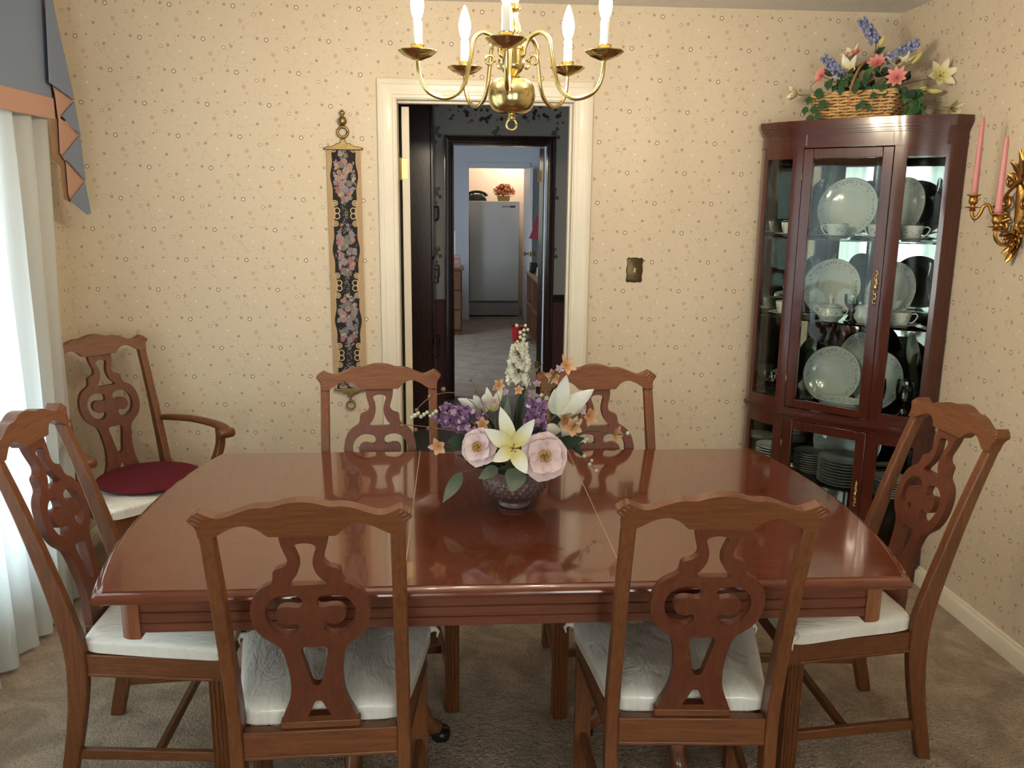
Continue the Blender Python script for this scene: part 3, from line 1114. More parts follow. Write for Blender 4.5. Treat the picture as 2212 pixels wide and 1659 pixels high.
    # slip seat in its plastic cover
    def seatf(u, v):
        # v goes round from the under edge over the puffed top; u round the outline
        a = 2 * pi * u
        c, s_ = cos(a), sin(a)
        e = 0.16
        cx = (abs(c) ** e) * (1 if c >= 0 else -1)
        cy = (abs(s_) ** e) * (1 if s_ >= 0 else -1)
        if v < 0.25:
            k, z = 0.995 - 0.01 * (0.25 - v), 0.416 + 0.024 * (v / 0.25)
        else:
            q = (v - 0.25) / 0.75
            k = cos(q * pi / 2) ** 0.55 if q < 1 else 0.0
            z = 0.440 + 0.034 * sin(q * pi / 2) ** 0.7
        yy = (cy * k + 1) / 2
        hw = 0.190 + (0.260 - 0.190) * yy
        x, y = cx * k * hw, 0.040 + yy * (D + 0.012 - 0.040)
        n = noise.noise(Vector((x * 14, y * 9, z * 20)))
        n2 = noise.noise(Vector((x * 45, y * 20, 3.3)))
        return (x + 0.003 * n2 * k, y + 0.003 * n * k, z + 0.0035 * n * (1 if k > 0.2 else k * 5) + 0.0015 * n2 * (1 if k > .3 else 0))
    st = obj('seat', MB().grid(seatf, 88, 16, closed_u=True), M_seat, t, smooth=True)
    # gathered plastic at the front corners
    for s in (-1, 1):
        obj('plastic_corner', MB().tube([(s * 0.235, D - 0.02, 0.445), (s * 0.262, D + 0.006, 0.438), (s * 0.272, D + 0.012, 0.424), (s * 0.268, D + 0.006, 0.410)], [0.012, 0.008, 0.005, 0.002], 7), M_seat, st, smooth=True)
    if arms:
        for s in (-1, 1):
            pts = smooth_loop([(s * 0.204, -0.022, 0.655), (s * 0.215, 0.05, 0.665), (s * 0.255, 0.15, 0.668), (s * 0.288, 0.25, 0.660), (s * 0.296, 0.31, 0.652), (s * 0.290, 0.355, 0.640)], 4, closed=False)
            rings = []
            for i, p in enumerate(pts):
                q = i / (len(pts) - 1)
                w = 0.014 + 0.016 * q ** 1.5
                h = 0.013 + 0.004 * q
                if q > 0.93:
                    w *= 0.75
                    h *= 0.8
                rings.append([(p[0] + w * cos(a), p[1], p[2] + h * sin(a)) for a in [2 * pi * k / 10 for k in range(10)]])
            ar = obj('arm', MB().loft(rings), M_chairy, t, smooth=True)
            obj('arm_scroll', MB().lathe([(0.0, -0.034), (0.018, -0.034), (0.021, -0.028), (0.021, 0.028), (0.018, 0.034), (0.0, 0.034)], 14, along((s * 0.291, 0.350, 0.632), (1, 0, 0))), M_chairy, ar, smooth=40)
            sp = smooth_loop([(s * 0.222, 0.300, 0.39), (s * 0.236, 0.305, 0.46), (s * 0.262, 0.318, 0.53), (s * 0.282, 0.318, 0.59), (s * 0.288, 0.305, 0.645)], 4, closed=False)
            rings = []
            for i, p in enumerate(sp):
                q = i / (len(sp) - 1)
                w, h = 0.013 + 0.003 * sin(pi * q), 0.020 - 0.006 * q
                rings.append([(p[0] - w, p[1] - h, p[2]), (p[0] + w, p[1] - h, p[2]), (p[0] + w, p[1] + h, p[2]), (p[0] - w, p[1] + h, p[2])])
            obj('arm_support', MB().loft(rings), M_chair, t, bevel=0.003)
    return t


GR = 'matching wooden side chairs around the dining table'
ch0 = make_chair('dining_chair', 'wooden side chair with its back to the camera at the near left of the table')
tag(ch0, group=GR)
ch0.location = (-0.366, -2.205, 0)
ch0.rotation_euler = (0, 0, radians(1.5))
dup(ch0, (0.497, -2.205, 0), radians(-3.5), 'wooden side chair with its back to the camera at the near right of the table')
dup(ch0, (-0.314, -1.088, 0), radians(184), 'wooden side chair across the table in front of the tapestry strip')
dup(ch0, (0.460, -1.112, 0), radians(184), 'wooden side chair across the table behind the flowers, right of the doorway')
dup(ch0, (-1.092, -1.625, 0), radians(-90), 'wooden side chair at the left end of the table beside the curtain')
dup(ch0, (1.288, -1.612, 0), radians(91), 'wooden side chair at the right end of the table before the china cabinet')
ac = make_chair('armchair', 'wooden armchair with a maroon cushion standing in the left corner', arms=True)
ac.location = (-1.471, -0.363, 0)
ac.rotation_euler = (0, 0, radians(226))
ac.scale = (1.0, 1.0, 1.0)

# ------------------------------------------------------------------ curtain and valance at the side window


def sheer(name):
    m = NT(name)
    co = m.coord()
    nz = m.noise(m.scaled(co, (1, 400, 400)), 1.0, 2)
    dif = m.n('ShaderNodeBsdfDiffuse')
    tra = m.n('ShaderNodeBsdfTranslucent')
    tp = m.n('ShaderNodeBsdfTransparent')
    k = m.mix(nz, c4((226, 232, 232)), c4((246, 248, 248)))
    for s in (dif, tra):
        m.l(k, s.inputs[0])
    a = m.n('ShaderNodeMixShader')
    a.inputs[0].default_value = 0.6
    m.l(dif.outputs[0], a.inputs[1])
    m.l(tra.outputs[0], a.inputs[2])
    b = m.n('ShaderNodeMixShader')
    b.inputs[0].default_value = 0.06
    m.l(a.outputs[0], b.inputs[1])
    m.l(tp.outputs[0], b.inputs[2])
    out = [n for n in m.t.nodes if n.type == 'OUTPUT_MATERIAL'][0]
    m.l(b.outputs[0], out.inputs[0])
    return m.mat


M_sheer = sheer('sheer_white_cloth')
M_slate = plain('slate_blue_cloth', (120, 132, 152), 0.85, var=0.06, scale=300, sheen=0.1)
M_salmon = plain('salmon_cloth', (190, 146, 126), 0.85, var=0.06, scale=300, sheen=0.1)
M_lining = plain('tan_lining', (150, 116, 88), 0.9)

CY0, CY1 = -2.95, -0.36


def curtf(u, v):
    # u along the window (0 = end near the far wall), v from the hem up
    s = u * (CY1 - CY0)
    y = CY1 - s - 0.25 * (1 - v) * max(0, 1 - s / 0.8)
    amp = 0.022 + 0.022 * (1 - v)
    ph = 2 * pi * s / 0.155
    x = -1.650 + 0.050 * (1 - v) + amp * sin(ph + 0.7 * sin(3.1 * s)) + 0.012 * sin(ph * 2.3 + 4 * v)
    return (x, y + 0.016 * cos(ph * 1.0) * (1 - 0.4 * v), 0.02 + v * 2.02)


cu = obj('curtain', MB().grid(curtf, 260, 14), M_sheer, smooth=True, recalc=False)
tag(cu, 'sheer white floor-length curtain with soft folds at the left window', 'curtain')
rod = tag(obj('curtain_rod', MB().tube([(-1.66, CY0 - 0.05, 2.06), (-1.66, CY1 + 0.02, 2.06)], 0.010, 10).box(-1.748, -1.66, CY1 + 0.0, CY1 + 0.012, 2.05, 2.07).box(-1.748, -1.66, CY0, CY0 + 0.012, 2.05, 2.07), M_white, smooth=40), 'white curtain rod hidden behind the slate blue valance', 'rod')

# pleated sheers drawn aside at the two windows behind the camera (seen mirrored in the china cabinet)
k = 0
for wi, (a, b) in enumerate(FW):
    for (p, q) in ((a - 0.08, a + 0.36), (b - 0.36, b + 0.08)):
        def shf(u, v, p=p, q=q):
            x = p + (q - p) * u
            return (x, YF + 0.06 + 0.022 * sin(2 * pi * x / 0.11) + 0.006 * sin(29 * x), 0.03 + 2.12 * v)
        tag(obj('sheer_curtain', MB().grid(shf, 50, 3), M_sheer, smooth=True, recalc=False), ('leftmost', 'second', 'third', 'rightmost')[k] + ' sheer panel at the windows behind the camera', 'curtain', 'sheer panels behind the camera')
        k += 1
VX = -1.60
va = thing('valance', 'slate blue cloth valance with salmon band and pleated side fall', 'valance', (VX, -1.7, 1.89))


def vpart(name, mb, mt, **kw):
    o = obj(name, mb, mt, va, **kw)
    o.matrix_local = Matrix.Translation((-VX, 1.7, -1.89))
    return o


VE = -0.385
vpart('face_panel', MB().box(VX - 0.006, VX, -3.0, VE, 1.972, 2.37), M_slate, bevel=0.003)
vpart('band', MB().box(VX - 0.007, VX + 0.004, -3.0, VE + 0.006, 1.892, 1.974), M_salmon, bevel=0.004)
vpart('top_board', MB().box(XL + 0.002, VX - 0.006, -3.0, VE, 2.345, 2.365), M_white)
vpart('return_panel', MB().box(XL + 0.002, VX - 0.006, VE - 0.006, VE, 1.90, 2.37), M_lining)


def sheet(pts, x, th=0.004):
    """a folded piece of cloth hanging in the plane x, outlined by photographed points"""
    P = [at(a, b, 0, x) for a, b in pts]
    return MB().prism([(p.y, p.z) for p in P], x - th / 2, x + th / 2, 'yz')


FOLDS = [
    ('fall_fold', M_slate, -1.580, [(97, -10), (110, -10), (161, 217), (106, 178)]),
    ('fall_lining', M_salmon, -1.592, [(113, 182), (161, 217), (134, 250), (126, 258), (118, 200)]),
    ('fall_fold', M_slate, -1.583, [(160, 219), (174, 292), (133, 250)]),
    ('fall_lining', M_salmon, -1.594, [(126, 252), (173, 291), (137, 336), (130, 332)]),
    ('fall_fold', M_slate, -1.586, [(172, 292), (185, 391), (136, 336)]),
    ('fall_lining', M_salmon, -1.597, [(142, 345), (183, 391), (153, 433), (148, 420)]),
    ('fall_fold', M_slate, -1.589, [(183, 393), (197, 462), (189, 464), (152, 433)]),
    ('fall_back', M_lining, -1.611, [(92, -10), (112, -10), (150, 215), (140, 262), (112, 262), (104, 180)]),
    ('fall_back', M_lining, -1.604, [(110, 255), (126, 255), (134, 362), (113, 341)]),
    ('fall_back', M_lining, -1.606, [(128, 330), (142, 350), (152, 437), (139, 430)]),
]
for nm, mt, x, pts in FOLDS:
    vpart(nm, sheet(pts, x), mt, bevel=0.0015)

# ------------------------------------------------------------------ tapestry strip


def tapestry_mat(name):
    m = NT(name)
    co = m.coord()
    sp = m.n('ShaderNodeSeparateXYZ')
    m.l(co, sp.inputs[0])
    u, v = sp.outputs[0], sp.outputs[2]
    P = 0.322
    au = m.math('ABSOLUTE', u)
    vp = m.math('WRAP', m.math('SUBTRACT', v, 0.965), P / 2, -P / 2)
    tan = m.mix(m.noise(co, 220, 2), c4((164, 132, 98)), c4((196, 166, 126)))
    wav = m.math('COSINE', m.math('MULTIPLY', v, 2 * pi / P))
    wav = m.math('MULTIPLY_ADD', m.math('COSINE', m.math('MULTIPLY', m.math('SUBTRACT', v, 0.965), 2 * pi / P)), 0.006, 0.052)
    wav = m.math('ADD', wav, m.math('MULTIPLY', m.math('COSINE', m.math('MULTIPLY', v, 6 * pi / P)), 0.003))
    blk = m.math('LESS_THAN', au, wav)
    col = m.mix(blk, tan, c4((36, 32, 36)))
    # tan scrolls between the bouquets
    for cu_, cv_, r in ((0.044, P / 2 - 0.045, 0.011), (0.044, P / 2 - 0.045, 0.004), (0.044, -(P / 2 - 0.045), 0.011), (0.044, -(P / 2 - 0.045), 0.004), (0.036, P / 2 - 0.012, 0.012), (0.036, -(P / 2 - 0.012), 0.012)):
        c = m.n('ShaderNodeCombineXYZ')
        m.l(m.math('SUBTRACT', au, cu_), c.inputs[0])
        m.l(m.math('SUBTRACT', vp, cv_), c.inputs[1])
        d = m.math('ABSOLUTE', m.math('SUBTRACT', m.vmath('LENGTH', c.outputs[0]), r))
        col = m.mix(m.math('SUBTRACT', 1, m.step(d, 0.0014, 0.003)), col, c4((196, 172, 128)))
    # bouquets
    vor = m.n('ShaderNodeTexVoronoi')
    m.l(co, vor.inputs['Vector'])
    vor.inputs['Scale'].default_value = 42
    vor2 = m.n('ShaderNodeTexVoronoi')
    m.l(co, vor2.inputs['Vector'])
    vor2.inputs['Scale'].default_value = 150
    hs = m.n('ShaderNodeSeparateColor')
    m.l(vor.outputs['Color'], hs.inputs[0])
    rp = m.n('ShaderNodeValToRGB')
    el = rp.color_ramp.elements
    rp.color_ramp.interpolation = 'CONSTANT'
    cols = [(192, 148, 140), (158, 150, 160), (200, 178, 142), (122, 128, 114), (172, 158, 166), (178, 120, 114), (138, 138, 130), (204, 186, 170)]
    el[0].color = c4(cols[0])
    el[1].position = 0.13
    el[1].color = c4(cols[1])
    for i, c in enumerate(cols[2:]):
        e = el.new(0.13 * (i + 2))
        e.color = c4(c)
    m.l(hs.outputs[0], rp.inputs[0])
    rose = m.math('MULTIPLY_ADD', m.math('SINE', m.math('MULTIPLY', m.math('ADD', vor.outputs['Distance'], m.math('MULTIPLY', vor2.outputs['Distance'], 0.25)), 26)), 0.32, 0.4)
    fl = m.mix(rose, rp.outputs[0], c4((92, 78, 78)))
    q = m.n('ShaderNodeCombineXYZ')
    m.l(m.math('DIVIDE', u, 0.049), q.inputs[0])
    m.l(m.math('DIVIDE', vp, 0.122), q.inputs[1])
    e = m.math('ADD', m.vmath('LENGTH', q.outputs[0]), m.math('MULTIPLY', m.math('SUBTRACT', m.noise(co, 70, 2), 0.5), 0.7))
    inb = m.math('SUBTRACT', 1, m.step(e, 0.93, 1.0))
    cell = m.math('SUBTRACT', 1, m.step(vor.outputs['Distance'], 0.55, 0.75))
    col = m.mix(m.math('MULTIPLY', inb, cell), col, fl)
    q2 = m.math('LESS_THAN', m.math('ADD', au, m.math('MULTIPLY', m.noise(co, 90, 2), 0.03)), 0.028)
    sprig = m.math('MULTIPLY', q2, m.math('SUBTRACT', 1, m.step(vor2.outputs['Distance'], 0.3, 0.5)))
    col = m.mix(m.math('MULTIPLY', sprig, 0.8), col, c4((132, 132, 124)))
    m.l(col, m.b.inputs['Base Color'])
    m.b.inputs['Roughness'].default_value = 0.9
    m.bump(vor2.outputs['Distance'], 0.25, 0.003)
    return m.mat


tp = thing('wall_tapestry', 'narrow black floral tapestry strip hung on brass fittings beside the doorway', 'tapestry', (-0.539, -0.004, 0.735))
HT = 1.082
obj('cloth', MB().box(-0.0745, 0.0745, -0.006, 0.0, 0, HT), tapestry_mat('woven_floral_tapestry'), tp)
# top bar with scrolled crest
pr = [(-0.080, 0.0), (-0.080, 0.010), (-0.072, 0.014), (-0.050, 0.016), (-0.036, 0.022), (-0.028, 0.031), (-0.020, 0.027), (-0.013, 0.034), (-0.010, 0.046), (0.010, 0.046), (0.013, 0.034), (0.020, 0.027), (0.028, 0.031), (0.036, 0.022), (0.050, 0.016), (0.072, 0.014), (0.080, 0.010), (0.080, 0.0)]
fit = obj('top_bracket', MB().prism(pr, -0.014, -0.002, 'xz', Matrix.Translation((0, 0, HT - 0.004))), M_brassold, tp, bevel=0.003)
for s in (-1, 1):
    obj('knob', MB().ball((s * 0.083, -0.008, HT + 0.002), 0.005), M_brassold, fit, smooth=True)


def ring(mb, c, R, r, M=None, n=26, k=8, a0=0, a1=2 * pi):
    pts = [(c[0] + R * cos(a0 + (a1 - a0) * i / n), c[1], c[2] + R * sin(a0 + (a1 - a0) * i / n)) for i in range(n + 1)]
    return mb.tube(pts, r, k, M)


obj('hanging_ring', ring(MB(), (0, -0.009, HT + 0.072), 0.022, 0.0062).tube([(0, -0.009, HT + 0.04), (0, -0.009, HT + 0.052)], 0.005, 8), M_brassold, fit, smooth=True)
fin = MB().lathe([(0.0, 0), (0.010, 0.004), (0.018, 0.012), (0.0195, 0.024), (0.015, 0.036), (0.008, 0.042), (0.006, 0.045), (0.011, 0.05), (0.0125, 0.057), (0.009, 0.064), (0.003, 0.069), (0, 0.072)], 16, Matrix.Translation((0, -0.012, HT + 0.096)))
obj('finial', fin, M_brassold, tp, smooth=True)
prb = [(x * 0.96, -z * 0.85) for x, z in pr]
bot = obj('bottom_bracket', MB().prism(prb, -0.014, -0.002, 'xz', Matrix.Translation((0, 0, 0.004))), M_brassold, tp, bevel=0.003)
rg = obj('bottom_ring', MB(), M_brassold, bot)
bpy.data.objects.remove(rg)
m = MB()
for i in range(24):
    a = 2 * pi * i / 24
    m.ball((0.001 + 0.0195 * cos(a), -0.010, -0.074 + 0.0195 * sin(a)), 0.0048, n=7, m=5)
ring(m, (0.001, -0.010, -0.074), 0.0195, 0.0035)
m.tube([(0, -0.009, -0.034), (0, -0.009, -0.056)], 0.004, 8)
obj('bottom_ring', m, M_brassold, bot, smooth=True)

# ------------------------------------------------------------------ light switch
sw = thing('light_switch', 'antique bronze scalloped light switch plate on the floral wall', 'switch', (0.781, 0, 1.293))
sw.rotation_euler = (0, radians(1.5), 0)
half = [(0, 0.058), (0.012, 0.0565), (0.022, 0.0545), (0.030, 0.0585), (0.039, 0.049), (0.0365, 0.036), (0.0355, 0.022), (0.0385, 0.008), (0.0395, 0.0)]
hq = half + [(x, -z) for x, z in reversed(half[:-1])]
oq = hq + [(-x, z) for x, z in reversed(hq[1:-1])]
M_bronze = plain('aged_bronze', (96, 80, 56), 0.34, 0.9, var=0.3, scale=90)
rings = []
for k, d in ((1.0, 0.0), (1.0, -0.003), (0.965, -0.006), (0.93, -0.0045), (0.90, -0.005)):
    rings.append([(x * k, d, z * k) for x, z in oq])
obj('plate', MB().loft(rings), M_bronze, sw, smooth=30)
obj('toggle', MB().box(-0.0045, 0.0045, -0.008, -0.004, -0.011, 0.011).box(-0.0035, 0.0035, -0.017, -0.006, 0.0, 0.009), plain('ivory_toggle', (196, 182, 140), 0.4), sw, bevel=0.001)
for z in (-0.030, 0.030):
    obj('screw', MB().lathe([(0.003, 0), (0.003, 0.001), (0.0, 0.0018)], 10, along((0, -0.0048, z), (0, -1, 0))), M_bronze, sw, smooth=True)

# ------------------------------------------------------------------ chandelier
cd = thing('chandelier', 'polished brass five-arm chandelier with lit candle bulbs over the table', 'chandelier', (0.097, -1.6, 0))
obj('ball_body', MB().lathe([(0.0, 1.827), (0.015, 1.8275), (0.036, 1.832), (0.052, 1.842), (0.060, 1.858), (0.0625, 1.877), (0.060, 1.896), (0.051, 1.912), (0.036, 1.921), (0.018, 1.924), (0.0, 1.924)], 40), M_brass, cd, smooth=True)
obj('bottom_ring', ring(MB().lathe([(0.0095, 1.815), (0.011, 1.82), (0.008, 1.823), (0.010, 1.828)], 14), (0, 0, 1.803), 0.0135, 0.0035), M_brass, cd, smooth=True)
obj('hub', MB().lathe([(0.012, 1.922), (0.014, 1.928), (0.026, 1.938), (0.032, 1.948), (0.032, 1.953), (0.027, 1.955), (0.027, 1.990), (0.030, 1.992), (0.030, 1.998), (0.022, 2.006), (0.012, 2.012)], 28), M_brass, cd, smooth=35)
prof = [(0.012, 2.010), (0.017, 2.020), (0.014, 2.028), (0.020, 2.036), (0.017, 2.05), (0.012, 2.075), (0.014, 2.085), (0.020, 2.09), (0.020, 2.097), (0.013, 2.103), (0.017, 2.12), (0.022, 2.14), (0.016, 2.165), (0.010, 2.18)]
rings = []
for r, z in prof:
    rings.append([(r * (1 + 0.16 * cos(8 * a)) * cos(a), r * (1 + 0.16 * cos(8 * a)) * sin(a), z) for a in [2 * pi * k / 64 for k in range(64)]])
obj('stem', MB().loft(rings), M_brass, cd, smooth=40)
obj('rod', MB().tube([(0, 0, 2.178), (0, 0, 2.40)], 0.006, 12), M_brass, cd, smooth=40)
obj('ceiling_canopy', MB().lathe([(0.0, 2.385), (0.02, 2.386), (0.05, 2.405), (0.06, 2.425), (0.062, 2.437)], 28), M_brass, cd, smooth=True)
M_bulb = plain('glowing_bulb', (255, 236, 200), 0.3, emit=((255, 236, 206), 360.0))
M_sleeve = plain('candle_sleeve', (244, 238, 226), 0.5)
ARM = smooth_loop([(0.022, 1.972), (0.033, 1.980), (0.036, 1.998), (0.050, 2.020), (0.079, 2.030), (0.101, 2.013), (0.110, 1.975), (0.117, 1.938), (0.127, 1.902), (0.147, 1.876), (0.177, 1.864), (0.209, 1.870), (0.231, 1.886), (0.245, 1.916), (0.249, 1.956)], 4, closed=False)
for k in range(5):
    a = radians(-97 + 72 * k)
    d = Vector((cos(a), sin(a), 0))
    e = Vector((-sin(a), cos(a), 0))
    ar = obj('arm', MB().tube([(d * r) + Vector((0, 0, z)) for r, z in ARM], 0.0056, 10), M_brass, cd, smooth=True)
    c = d * 0.249
    T = Matrix.Translation(c)
    # scrolled side ornament near the hub
    pts = []
    for i in range(15):
        th = radians(200 - i * 26)
        rr = 0.0135 - 0.0003 * i
        pts.append(d * (0.060 + rr * cos(th)) + Vector((0, 0, 1.962 + rr * sin(th))))
    obj('scroll', MB().tube(pts, [0.0035] * 12 + [0.003, 0.0022, 0.0012], 7), M_brass, ar, smooth=True)
    # scalloped drip pan
    rings = []
    for r, z in ((0.006, 1.953), (0.012, 1.954), (0.018, 1.957), (0.034, 1.963), (0.043, 1.970), (0.0485, 1.975), (0.0485, 1.977), (0.045, 1.9765), (0.034, 1.968), (0.013, 1.964), (0.0, 1.964)):
        rings.append([(r * (1 + 0.035 * cos(8 * b) * (r / 0.047)) * cos(b), r * (1 + 0.035 * cos(8 * b) * (r / 0.047)) * sin(b), z) for b in [2 * pi * q / 48 for q in range(48)]])
    obj('drip_pan', MB().loft(rings, T), M_brass, ar, smooth=40)
    obj('candle_cup', MB().lathe([(0.009, 1.964), (0.013, 1.966), (0.015, 1.975), (0.0155, 1.985), (0.018, 1.988), (0.018, 1.991), (0.013, 1.991)], 20, T), M_brass, ar, smooth=40)
    cs = obj('candle_sleeve', MB().lathe([(0.0118, 1.985), (0.0118, 2.047), (0.009, 2.049), (0.0, 2.049)], 18, T), M_sleeve, ar, smooth=40)
    obj('bulb', MB().lathe([(0.006, 2.047), (0.0085, 2.052), (0.0135, 2.064), (0.0165, 2.080), (0.0165, 2.092), (0.0135, 2.108), (0.0085, 2.125), (0.004, 2.137), (0.0, 2.142)], 18, T), M_bulb, ar, smooth=True)

# ------------------------------------------------------------------ corner china cabinet
KC = Vector((1.9375, -0.036, 0))
KROT = radians(-45)


def kin(u, n, z=0.0):
    """place inside the corner cabinet: u along its front, n out from the room corner"""
    return KC + Vector((u * 0.70711 - n * 0.70711, -u * 0.70711 - n * 0.70711, z))


E0, E1, PD = 0.425, 0.474, 0.527
US = 0.187                     # half width of the flat front


def arc(s, a, b, off=0.0, n=9):
    """curved side of the cabinet from parameter a to b (0 = door stile, 1 = end stile)"""
    out = []
    for i in range(n):
        t = a + (b - a) * i / (n - 1)
        u = US + (0.385 - US) * t
        v = PD - (PD - E1) * (t ** 1.8)
        # outward normal
        du, dv = (0.385 - US), -(PD - E1) * 1.8 * max(t, 0.02) ** 0.8
        L = sqrt(du * du + dv * dv)
        nu, nv = -dv / L, du / L
        out.append((s * (u + nu * off), -(v + nv * off)))
    return out


def plan(off=0.0, back=0.0):
    """outline of the cabinet in local xy, offset outwards at the front"""
    right = arc(1, 0, 1, off)
    e = (E0 + off * 0.45, -(E0 + off * 0.47))
    pts = [(0, -0.012)] + [(-e[0], e[1])] + [(-x, y) for x, y in reversed(right)]
    pts += right + [e]
    return pts


cab = thing('china_cabinet', 'mahogany corner china cabinet with curved glass sides and glazed doors', 'cabinet', tuple(KC), KROT)


def slab(m, off, z0, z1):
    return m.prism(plan(off), z0, z1, 'xy')


obj('plinth', slab(MB(), -0.012, 0, 0.085), M_mahoh, cab, smooth=30)
b = slab(MB(), 0.004, 0.085, 0.098)
slab(b, 0.0, 0.098, 0.125)
obj('base_board', b, M_mahoh, cab, smooth=30)
b = slab(MB(), 0.002, 0.652, 0.668)
for off, z0, z1 in ((0.010, 0.668, 0.673), (0.014, 0.673, 0.682), (0.010, 0.682, 0.687), (0.002, 0.687, 0.704)):
    slab(b, off, z0, z1)
obj('waist_moulding', b, M_mahoh, cab, smooth=30)
b = MB()
for off, z0, z1 in ((0.0, 1.834, 1.889), (0.006, 1.834, 1.842), (0.010, 1.889, 1.896), (0.016, 1.896, 1.905), (0.026, 1.905, 1.917), (0.034, 1.917, 1.926), (0.036, 1.926, 1.944)):
    slab(b, off, z0, z1)
obj('cornice', b, M_mahoh, cab, smooth=30)
for u0 in (-0.178, 0.178):
    obj('frieze_joint', MB().box(u0 - 0.001, u0 + 0.001, -PD - 0.0006, -PD + 0.004, 1.843, 1.888), M_seam, cab)
M_sideglass = pane_glass('curved_side_glass', (0.96, 0.98, 0.97), 0.1)
M_mirror = plain('mirror_back', (214, 220, 216), 0.02, 1.0, var=0.0)


def strip(s, a, b, th, z0, z1, off=0.0):
    """curved piece of frame following the side"""
    o = arc(s, a, b, off)
    i = arc(s, a, b, off - th)
    return MB().prism(o + list(reversed(i)), z0, z1, 'xy')


for z0, z1 in ((0.125, 0.652), (0.704, 1.834)):
    for s in (-1, 1):
        # end stile against the wall, front stile beside the door, curved rails and glass
        es = [(s * E0, -E0), (s * 0.397, -0.462)] + arc(s, 1, 0.91) + list(reversed(arc(s, 1, 0.91, -0.012))) + [(s * 0.412, -0.428)]
        obj('end_stile', MB().prism(es, z0, z1, 'xy'), M_maho, cab, smooth=30)
        obj('front_stile', strip(s, 0.0, 0.24, 0.020, z0, z1), M_maho, cab, smooth=30)
        for ra, rb in ((z0, z0 + 0.036), (z1 - 0.044, z1)):
            obj('side_rail', strip(s, 0.24, 0.91, 0.018, ra, rb), M_mahoh, cab, smooth=30)
        obj('side_glass', strip(s, 0.23, 0.92, 0.004, z0 + 0.034, z1 - 0.042, -0.008), M_sideglass, cab, smooth=30)
        # mirrored back along the wall
        w = 0.0
        d0 = Vector((s * 0.018, -0.030))
        d1 = Vector((s * 0.418, -0.430))
        nrm = Vector((-s * 0.7071, -0.7071))
        q = [d0, d1, d1 + nrm * 0.004, d0 + nrm * 0.004]
        obj('mirror', MB().prism([(p.x, p.y) for p in q], z0, z1, 'xy'), M_mirror, cab)
    obj('corner_post', MB().prism([(0, -0.02), (0.03, -0.05), (0.0, -0.07), (-0.03, -0.05)], z0, z1, 'xy'), M_maho, cab)
# doors
for z0, z1, hz, hs in ((0.708, 1.831, 1.268, 1.0), (0.129, 0.649, 0.372, 0.8)):
    w = US - 0.002
    dn = obj('door', MB().box(-w, -w + 0.043, -PD - 0.002, -PD + 0.018, z0, z1).box(w - 0.043, w, -PD - 0.002, -PD + 0.018, z0, z1).box(-w + 0.043, w - 0.043, -PD - 0.002, -PD + 0.018, z0, z0 + 0.036).box(-w + 0.043, w - 0.043, -PD - 0.002, -PD + 0.018, z1 - 0.042, z1), M_maho, cab, bevel=0.0025)
    obj('glass', MB().box(-w + 0.04, w - 0.04, -PD + 0.006, -PD + 0.010, z0 + 0.033, z1 - 0.039), M_glass, dn)
    hm = MB()
    for sgn in (-1, 1):
        for k in range(3):
            c = (w - 0.020, -PD - 0.006, hz + sgn * (0.018 + 0.020 * k) * hs)
            pts = [(c[0] + sgn * (-1) ** k * 0.006 * cos(a) * hs, c[1], c[2] + 0.010 * hs * sin(a)) for a in [radians(-150 + 30 * q) for q in range(11)]]
            hm.tube(pts, 0.0022, 6)
    hm.ball((w - 0.020, -PD - 0.008, hz), 0.008 * hs, 0.006, 0.012 * hs)
    hm.tube([(w - 0.020, -PD - 0.003, hz - 0.075 * hs), (w - 0.020, -PD - 0.003, hz + 0.075 * hs)], 0.003, 6)
    obj('handle', hm, M_brass, dn, smooth=True)
    for zz in (z0 + 0.12, z1 - 0.12):
        obj('hinge', MB().tube([(-w - 0.001, -PD - 0.004, zz - 0.022), (-w - 0.001, -PD - 0.004, zz + 0.022)], 0.003, 8), M_brassold, dn, smooth=True)
M_shelf = pane_glass('shelf_glass', (0.82, 0.9, 0.87), 1.6)
for z in (1.447, 1.092, 0.352):
    sh = [(0, -0.075)] + [(-0.385, -0.46 + 0.0)] + [(-x, y) for x, y in reversed(arc(1, 0, 0.9, -0.05))] + arc(1, 0, 0.9, -0.05) + [(0.385, -0.46)]
    sh = [(x, max(y, -0.475)) for x, y in sh]
    obj('shelf', MB().prism(sh, z, z + 0.008, 'xy'), M_shelf, cab)


# ------------------------------------------------------------------ china
def china(name, R=None):
    """white porcelain; a grey sprigged band between the two radii, fine silver line at the edge"""
    m = NT(name)
    co = m.coord()
    base = c4((204, 208, 200))
    col = base
    if R:
        r = m.vmath('LENGTH', m.vmath('MULTIPLY', co, (1, 1, 0)))
        v = m.n('ShaderNodeTexVoronoi')
        m.l(co, v.inputs['Vector'])
        v.inputs['Scale'].default_value = 95
        spr = m.math('MULTIPLY', m.math('SUBTRACT', 1, m.step(v.outputs['Distance'], 0.3, 0.55)), m.step(m.noise(co, 55, 1), 0.36, 0.5))
        bnd = m.math('MULTIPLY', m.step(r, R * 0.74, R * 0.78), m.math('SUBTRACT', 1, m.step(r, R * 0.90, R * 0.94)))
        col = m.mix(m.math('MULTIPLY', m.math('MULTIPLY', spr, bnd), 0.75), col, c4((134, 138, 134)))
        ln = m.math('SUBTRACT', 1, m.step(m.math('ABSOLUTE', m.math('SUBTRACT', r, R * 0.70)), 0.0006, 0.0014))
        col = m.mix(m.math('MULTIPLY', ln, 0.5), col, c4((150, 152, 150)))
        ed = m.step(r, R * 0.975, R * 0.985)
        col = m.mix(m.math('MULTIPLY', ed, 0.8), col, c4((130, 130, 126)))
    m.put(m.b.inputs['Base Color'], col)
    m.b.inputs['Roughness'].default_value = 0.12
    m.b.inputs['Coat Weight'].default_value = 0.3
    return m.mat


